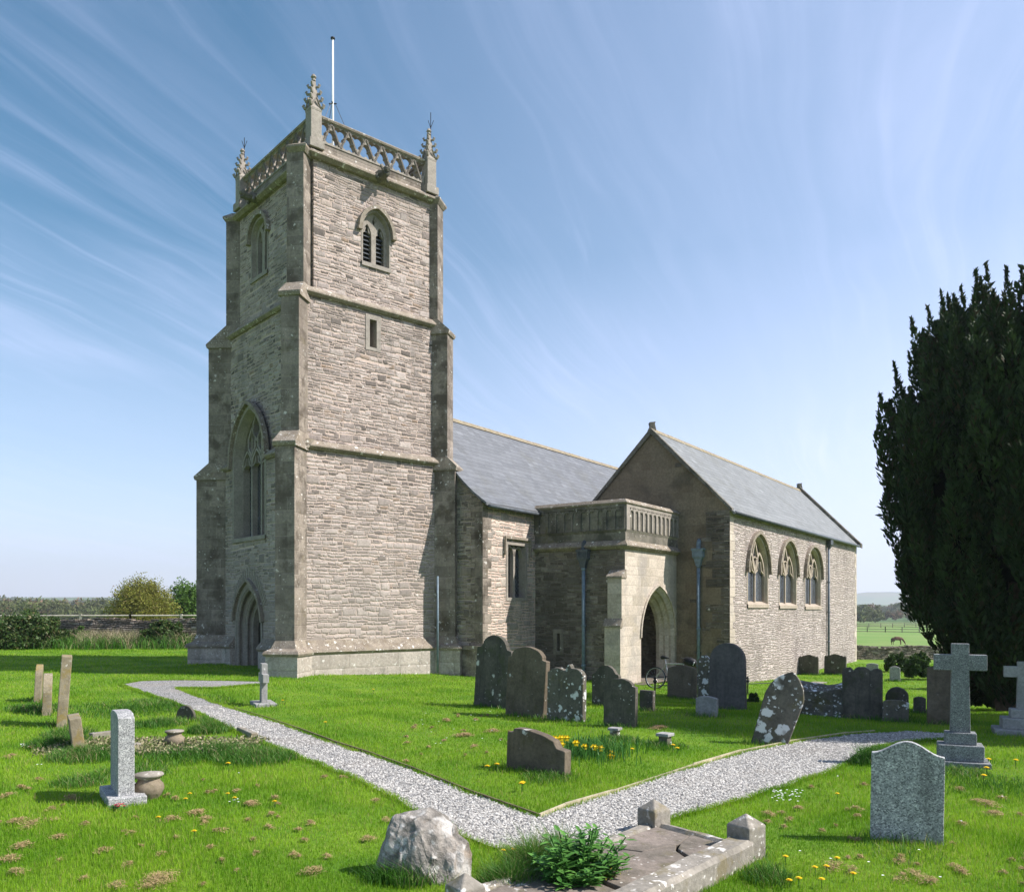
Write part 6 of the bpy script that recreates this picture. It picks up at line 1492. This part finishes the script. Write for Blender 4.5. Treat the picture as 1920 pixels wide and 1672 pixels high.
# ------------------------------------------------------------------ flowers
def flower_head(m, c, r, n=9, face=0):
    for k in range(n):
        a = 2*PI*k/n; d = Vector((math.cos(a), math.sin(a), .25)); s_ = Vector((-math.sin(a), math.cos(a), 0))*.28; c = Vector(c)
        if face: d = Vector((math.cos(a), -.15, math.sin(a))); s_ = Vector((-math.sin(a), 0, math.cos(a)))*.32
        m.add([c, c+(d*.6+s_)*r, c+d*r, c+(d*.6-s_)*r], [(0, 1, 2, 3)])
def dandelion():
    o = empty('dandelion', (0, 0, 0)); m = MB()
    for q, r in ((0, .021), (.004, .016), (.008, .010)): flower_head(m, (0, 0, .055+q), r, 11)
    m.build('flower', M['yellow'], o); m = MB(); m.tube([(0, 0, -.01), (.003, .002, .055)], .0025, 5); m.build('stem', M['laurel'], o); return o
dd = dandelion(); first = True
for px, py in ((427, 1500), (440, 1508), (348, 1510), (356, 1500), (428, 1446), (297, 1546), (364, 1573), (515, 1515), (914, 1452), (932, 1448), (978, 1486), (980, 1484), (1528, 1643), (1550, 1641), (1570, 1625), (1600, 1655), (1541, 1666), (1473, 1622), (1498, 1664), (1570, 1500), (1850, 1455), (1854, 1438), (1262, 1410), (1270, 1416), (1480, 1668), (1845, 1470), (1905, 1440), (944, 1610), (962, 1608), (1185, 1418), (700, 1300), (530, 1322), (610, 1365)):
    A = G(px, py); o = dd if first else copy_tree(dd); first = False
    o.location = A; o.scale = (1.25,)*3 if A.y < 9 else (1.8,)*3; o.rotation_euler.z = rng.uniform(0, 6)
    tag(o, 'yellow dandelion flower open in the short grass', 'dandelion', 'dandelions in the lawn')
# daisies: a patch
def daisies(name, label, pts):
    m = MB()
    for px, py in pts: A = G(px, py); flower_head(m, (A.x, A.y, A.z+.05), .0085*(1+A.y*.06), 8)
    o = m.build(name, M['white'], fix=False); tag(o, kind='stuff'); o['label'] = label
daisies('daisies', 'white daisies scattered in the grass', [(rng.uniform(1448, 1505), rng.uniform(1486, 1512)) for _ in range(38)]+[(rng.uniform(38, 66), rng.uniform(1400, 1406)) for _ in range(16)]+[(rng.uniform(430, 448), rng.uniform(1503, 1512)) for _ in range(6)]+[(70, 1440), (78, 1440), (448, 1456), (1500, 1606), (1600, 1648)]+[(rng.uniform(790, 1000), rng.uniform(1330, 1400)) for _ in range(20)]+[(rng.uniform(1500, 1900), rng.uniform(1460, 1660)) for _ in range(12)])
# daffodils behind the scroll headstone
A = G(1100, 1415); df = empty('daffodil_clump', A); tag(df, 'clump of yellow daffodils growing behind the low scroll headstone', 'daffodils')
n = 520; q = rng.normal(size=(n, 2))*np.array([.32, .30]); m = MB()
for a, b in q:
    h_ = rng.uniform(.14, .26); th = rng.uniform(0, 6.28); l = rng.uniform(.02, .14); w = .006; x_, y_ = math.cos(th), math.sin(th)
    m.add([(a-y_*w, b+x_*w, 0), (a+y_*w, b-x_*w, 0), (a+x_*l*.4+y_*w, b+y_*l*.4-x_*w, h_*.7), (a+x_*l*.4-y_*w, b+y_*l*.4+x_*w, h_*.7), (a+x_*l*1.2, b+y_*l*1.2, h_*.95)], [(0, 1, 2, 3), (3, 2, 4)])
m.build('leaves', M['laurel'], df, fix=False)
for px, py in ((1040, 1384), (1052, 1383), (1062, 1383), (1053, 1395), (1080, 1392), (1096, 1399), (1114, 1400), (1126, 1402), (1146, 1411), (1146, 1417), (1126, 1434)):
    D_ = A.y-.25+rng.uniform(-.3, .2); p = at(px, py, D_)-A; m = MB(); flower_head(m, p, .058, 6); flower_head(m, p+Vector((0, -.01, .0)), .05, 6, 1); m.tube([p, p+Vector((.01, -.03, .012))], [.010, .014], 8); fl = m.build('flower', M['yellow'], df, fix=False)
    m = MB(); m.tube([(p.x*.95, p.y, -.02), (p.x, p.y, p.z)], .004, 5); m.build('stem', M['laurel'], fl)
# crimson primulas at the plinth
A = G(222, 1520); pr = empty('primula', A); tag(pr, 'crimson primula flowers at the foot of the pale granite headstone', 'primula')
m = MB()
for k in range(11):
    c = (rng.uniform(-.07, .07), rng.uniform(-.04, .04), rng.uniform(.04, .08)); flower_head(m, c, .02, 6)
m.build('flowers', M['magenta'], pr, fix=False)
m = MB()
for k in range(60): c = Vector((rng.uniform(-.09, .09), rng.uniform(-.06, .06), rng.uniform(0, .04))); a = rng.uniform(0, 6.28); d = Vector((math.cos(a), math.sin(a), .4))*.04; s_ = Vector((-math.sin(a), math.cos(a), 0))*.012; m.add([c, c+d*.5+s_, c+d, c+d*.5-s_], [(0, 1, 2, 3)])
m.build('leaves', M['laurel'], pr, fix=False)
# leafy plant at the head of the kerbed grave
A = G(1085, 1668); pl = empty('leafy_plant', A); pl.scale = (1.62, 1.5, 1.38); tag(pl, 'bushy plant with broad pointed green leaves in the bottom foreground', 'plant')
m = MB(); ms = MB(); rd = random.Random(5)
for k in range(62):
    th = rd.uniform(0, 2*PI); rr1 = rd.random()**.6*.20; hgt = rd.uniform(.10, .36)*(1-.4*rr1/.3); b = Vector((rr1*math.cos(th)*.4, rr1*math.sin(th)*.4, 0)); t = Vector((rr1*math.cos(th)*1.15, rr1*math.sin(th), hgt)); ms.tube([b, b.lerp(t, .5)+Vector((0, 0, .03)), t], [.005, .004, .003], 5)
    for q in range(15):
        c = b.lerp(t, .35+.65*q/14); a = q*2.4+rd.uniform(-.3, .3); L = rd.uniform(.05, .085)*(1.1-.35*q/14); d = Vector((math.cos(a), math.sin(a), rd.uniform(-.15, .7))).normalized(); s_ = d.cross(Vector((0, 0, 1))).normalized()*L*.19; up = Vector((0, 0, 1))*L*.08
        m.add([c, c+d*L*.3+s_-up*0, c+d*L*.65+s_*.9+up*.2, c+d*L-up, c+d*L*.65-s_*.9+up*.2, c+d*L*.3-s_, c+d*L*.35-up*.9, c+d*L*.68-up*.7], [(0, 1, 6), (1, 2, 7, 6), (2, 3, 7), (0, 6, 5), (6, 7, 4, 5), (7, 3, 4)])
lo = m.build('leaves', M['laurel'], pl, fix=False); ms.build('stems', M['laurel'], pl)
nv = len(lo.data.vertices); ca = lo.data.color_attributes.new('tint', 'FLOAT_COLOR', 'POINT'); tt = np.repeat(rng.random(nv//8), 8); c4 = np.stack([tt, tt*0, tt, tt*0+1], 1).astype(np.float32); ca.data.foreach_set('color', c4.ravel())
# moss cushion and dead stems on the slab
A2 = p1+ex*.42+ey*.60; n = 2600; q = rng.normal(size=(n, 2))*np.array([.08, .07]); P = np.stack([A2.x+q[:, 0], A2.y+q[:, 1], .10+.02*np.exp(-(q**2).sum(1)*90)+rng.random(n)*.008], 1)
a = rng.normal(size=(n, 3)); a /= np.linalg.norm(a, axis=1)[:, None]; b = np.cross(a, rng.normal(size=(n, 3))); b /= np.linalg.norm(b, axis=1)[:, None]
o = leaf_mesh('moss', P, a*.007, b*.004, M['moss_m'], np.stack([rng.random(n), np.zeros(n), np.zeros(n)], 1)); tag(o, kind='stuff')
# rough plants on the overgrown grave
A = G(300, 1405)
n = 5200; q = np.stack([rng.uniform(-1.4, 1.3, n), rng.uniform(-.55, .7, n)], 1); xx = A.x+q[:, 0]; yy = A.y+q[:, 1]+q[:, 0]*.15
P = np.stack([xx, yy, zg(xx, yy)+rng.uniform(.0, .10, n)], 1); a = rng.normal(size=(n, 3)); a /= np.linalg.norm(a, axis=1)[:, None]; b = np.cross(a, rng.normal(size=(n, 3))); b /= np.linalg.norm(b, axis=1)[:, None]
o = leaf_mesh('ground_ivy', P, a*.022, b*.014, M['reed'], np.stack([rng.random(n), rng.random(n), np.zeros(n)], 1)); tag(o, kind='stuff')
# sunken kerbs of the overgrown graves
for (a, b, lbl) in (((450, 1372), (478, 1386), 'short sunken kerbstone beside the left path'), ((170, 1385), (235, 1378), 'sunken kerbstone among the rough grass of the overgrown grave'), ((225, 1408), (262, 1404), 'pale broken kerb piece behind the granite headstone')):
    A, B = G(*a), G(*b); t = (B-A); m = MB(); m.box((0, 0, .03), (t.length, .11, .13)); o = m.build('kerbstone', M['kerb'], bevel=.012); o.location = (A+B)/2; o.rotation_euler.z = math.atan2(t.y, t.x); tag(o, lbl, 'kerbstone', 'sunken kerbstones')
A = G(1525, 1282); m = MB(); m.box((0, 0, .0), (1.5, .5, .08)); o = m.build('flat_slab', M['kerb'], bevel=.01); o.location = A; o.rotation_euler.z = R(50); tag(o, 'flat grave slab lying in the grass by the chapel wall', 'grave slab')
# ------------------------------------------------------------------ air
hz = MB(); hz.box((0, 1400, 95), (9000, 5000, 212)); ho = hz.build('haze', M['dark']); ho.data.materials.clear()
hm = bpy.data.materials.new('haze'); hm.use_nodes = True; t = hm.node_tree; t.nodes.clear(); pv_ = t.nodes.new('ShaderNodeVolumePrincipled'); pv_.inputs['Color'].default_value = (.90, .95, 1, 1); pv_.inputs['Density'].default_value = .00026; pv_.inputs['Anisotropy'].default_value = .2
t.links.new(pv_.outputs[0], t.nodes.new('ShaderNodeOutputMaterial').inputs['Volume']); ho.data.materials.append(hm); tag(ho, kind='stuff')
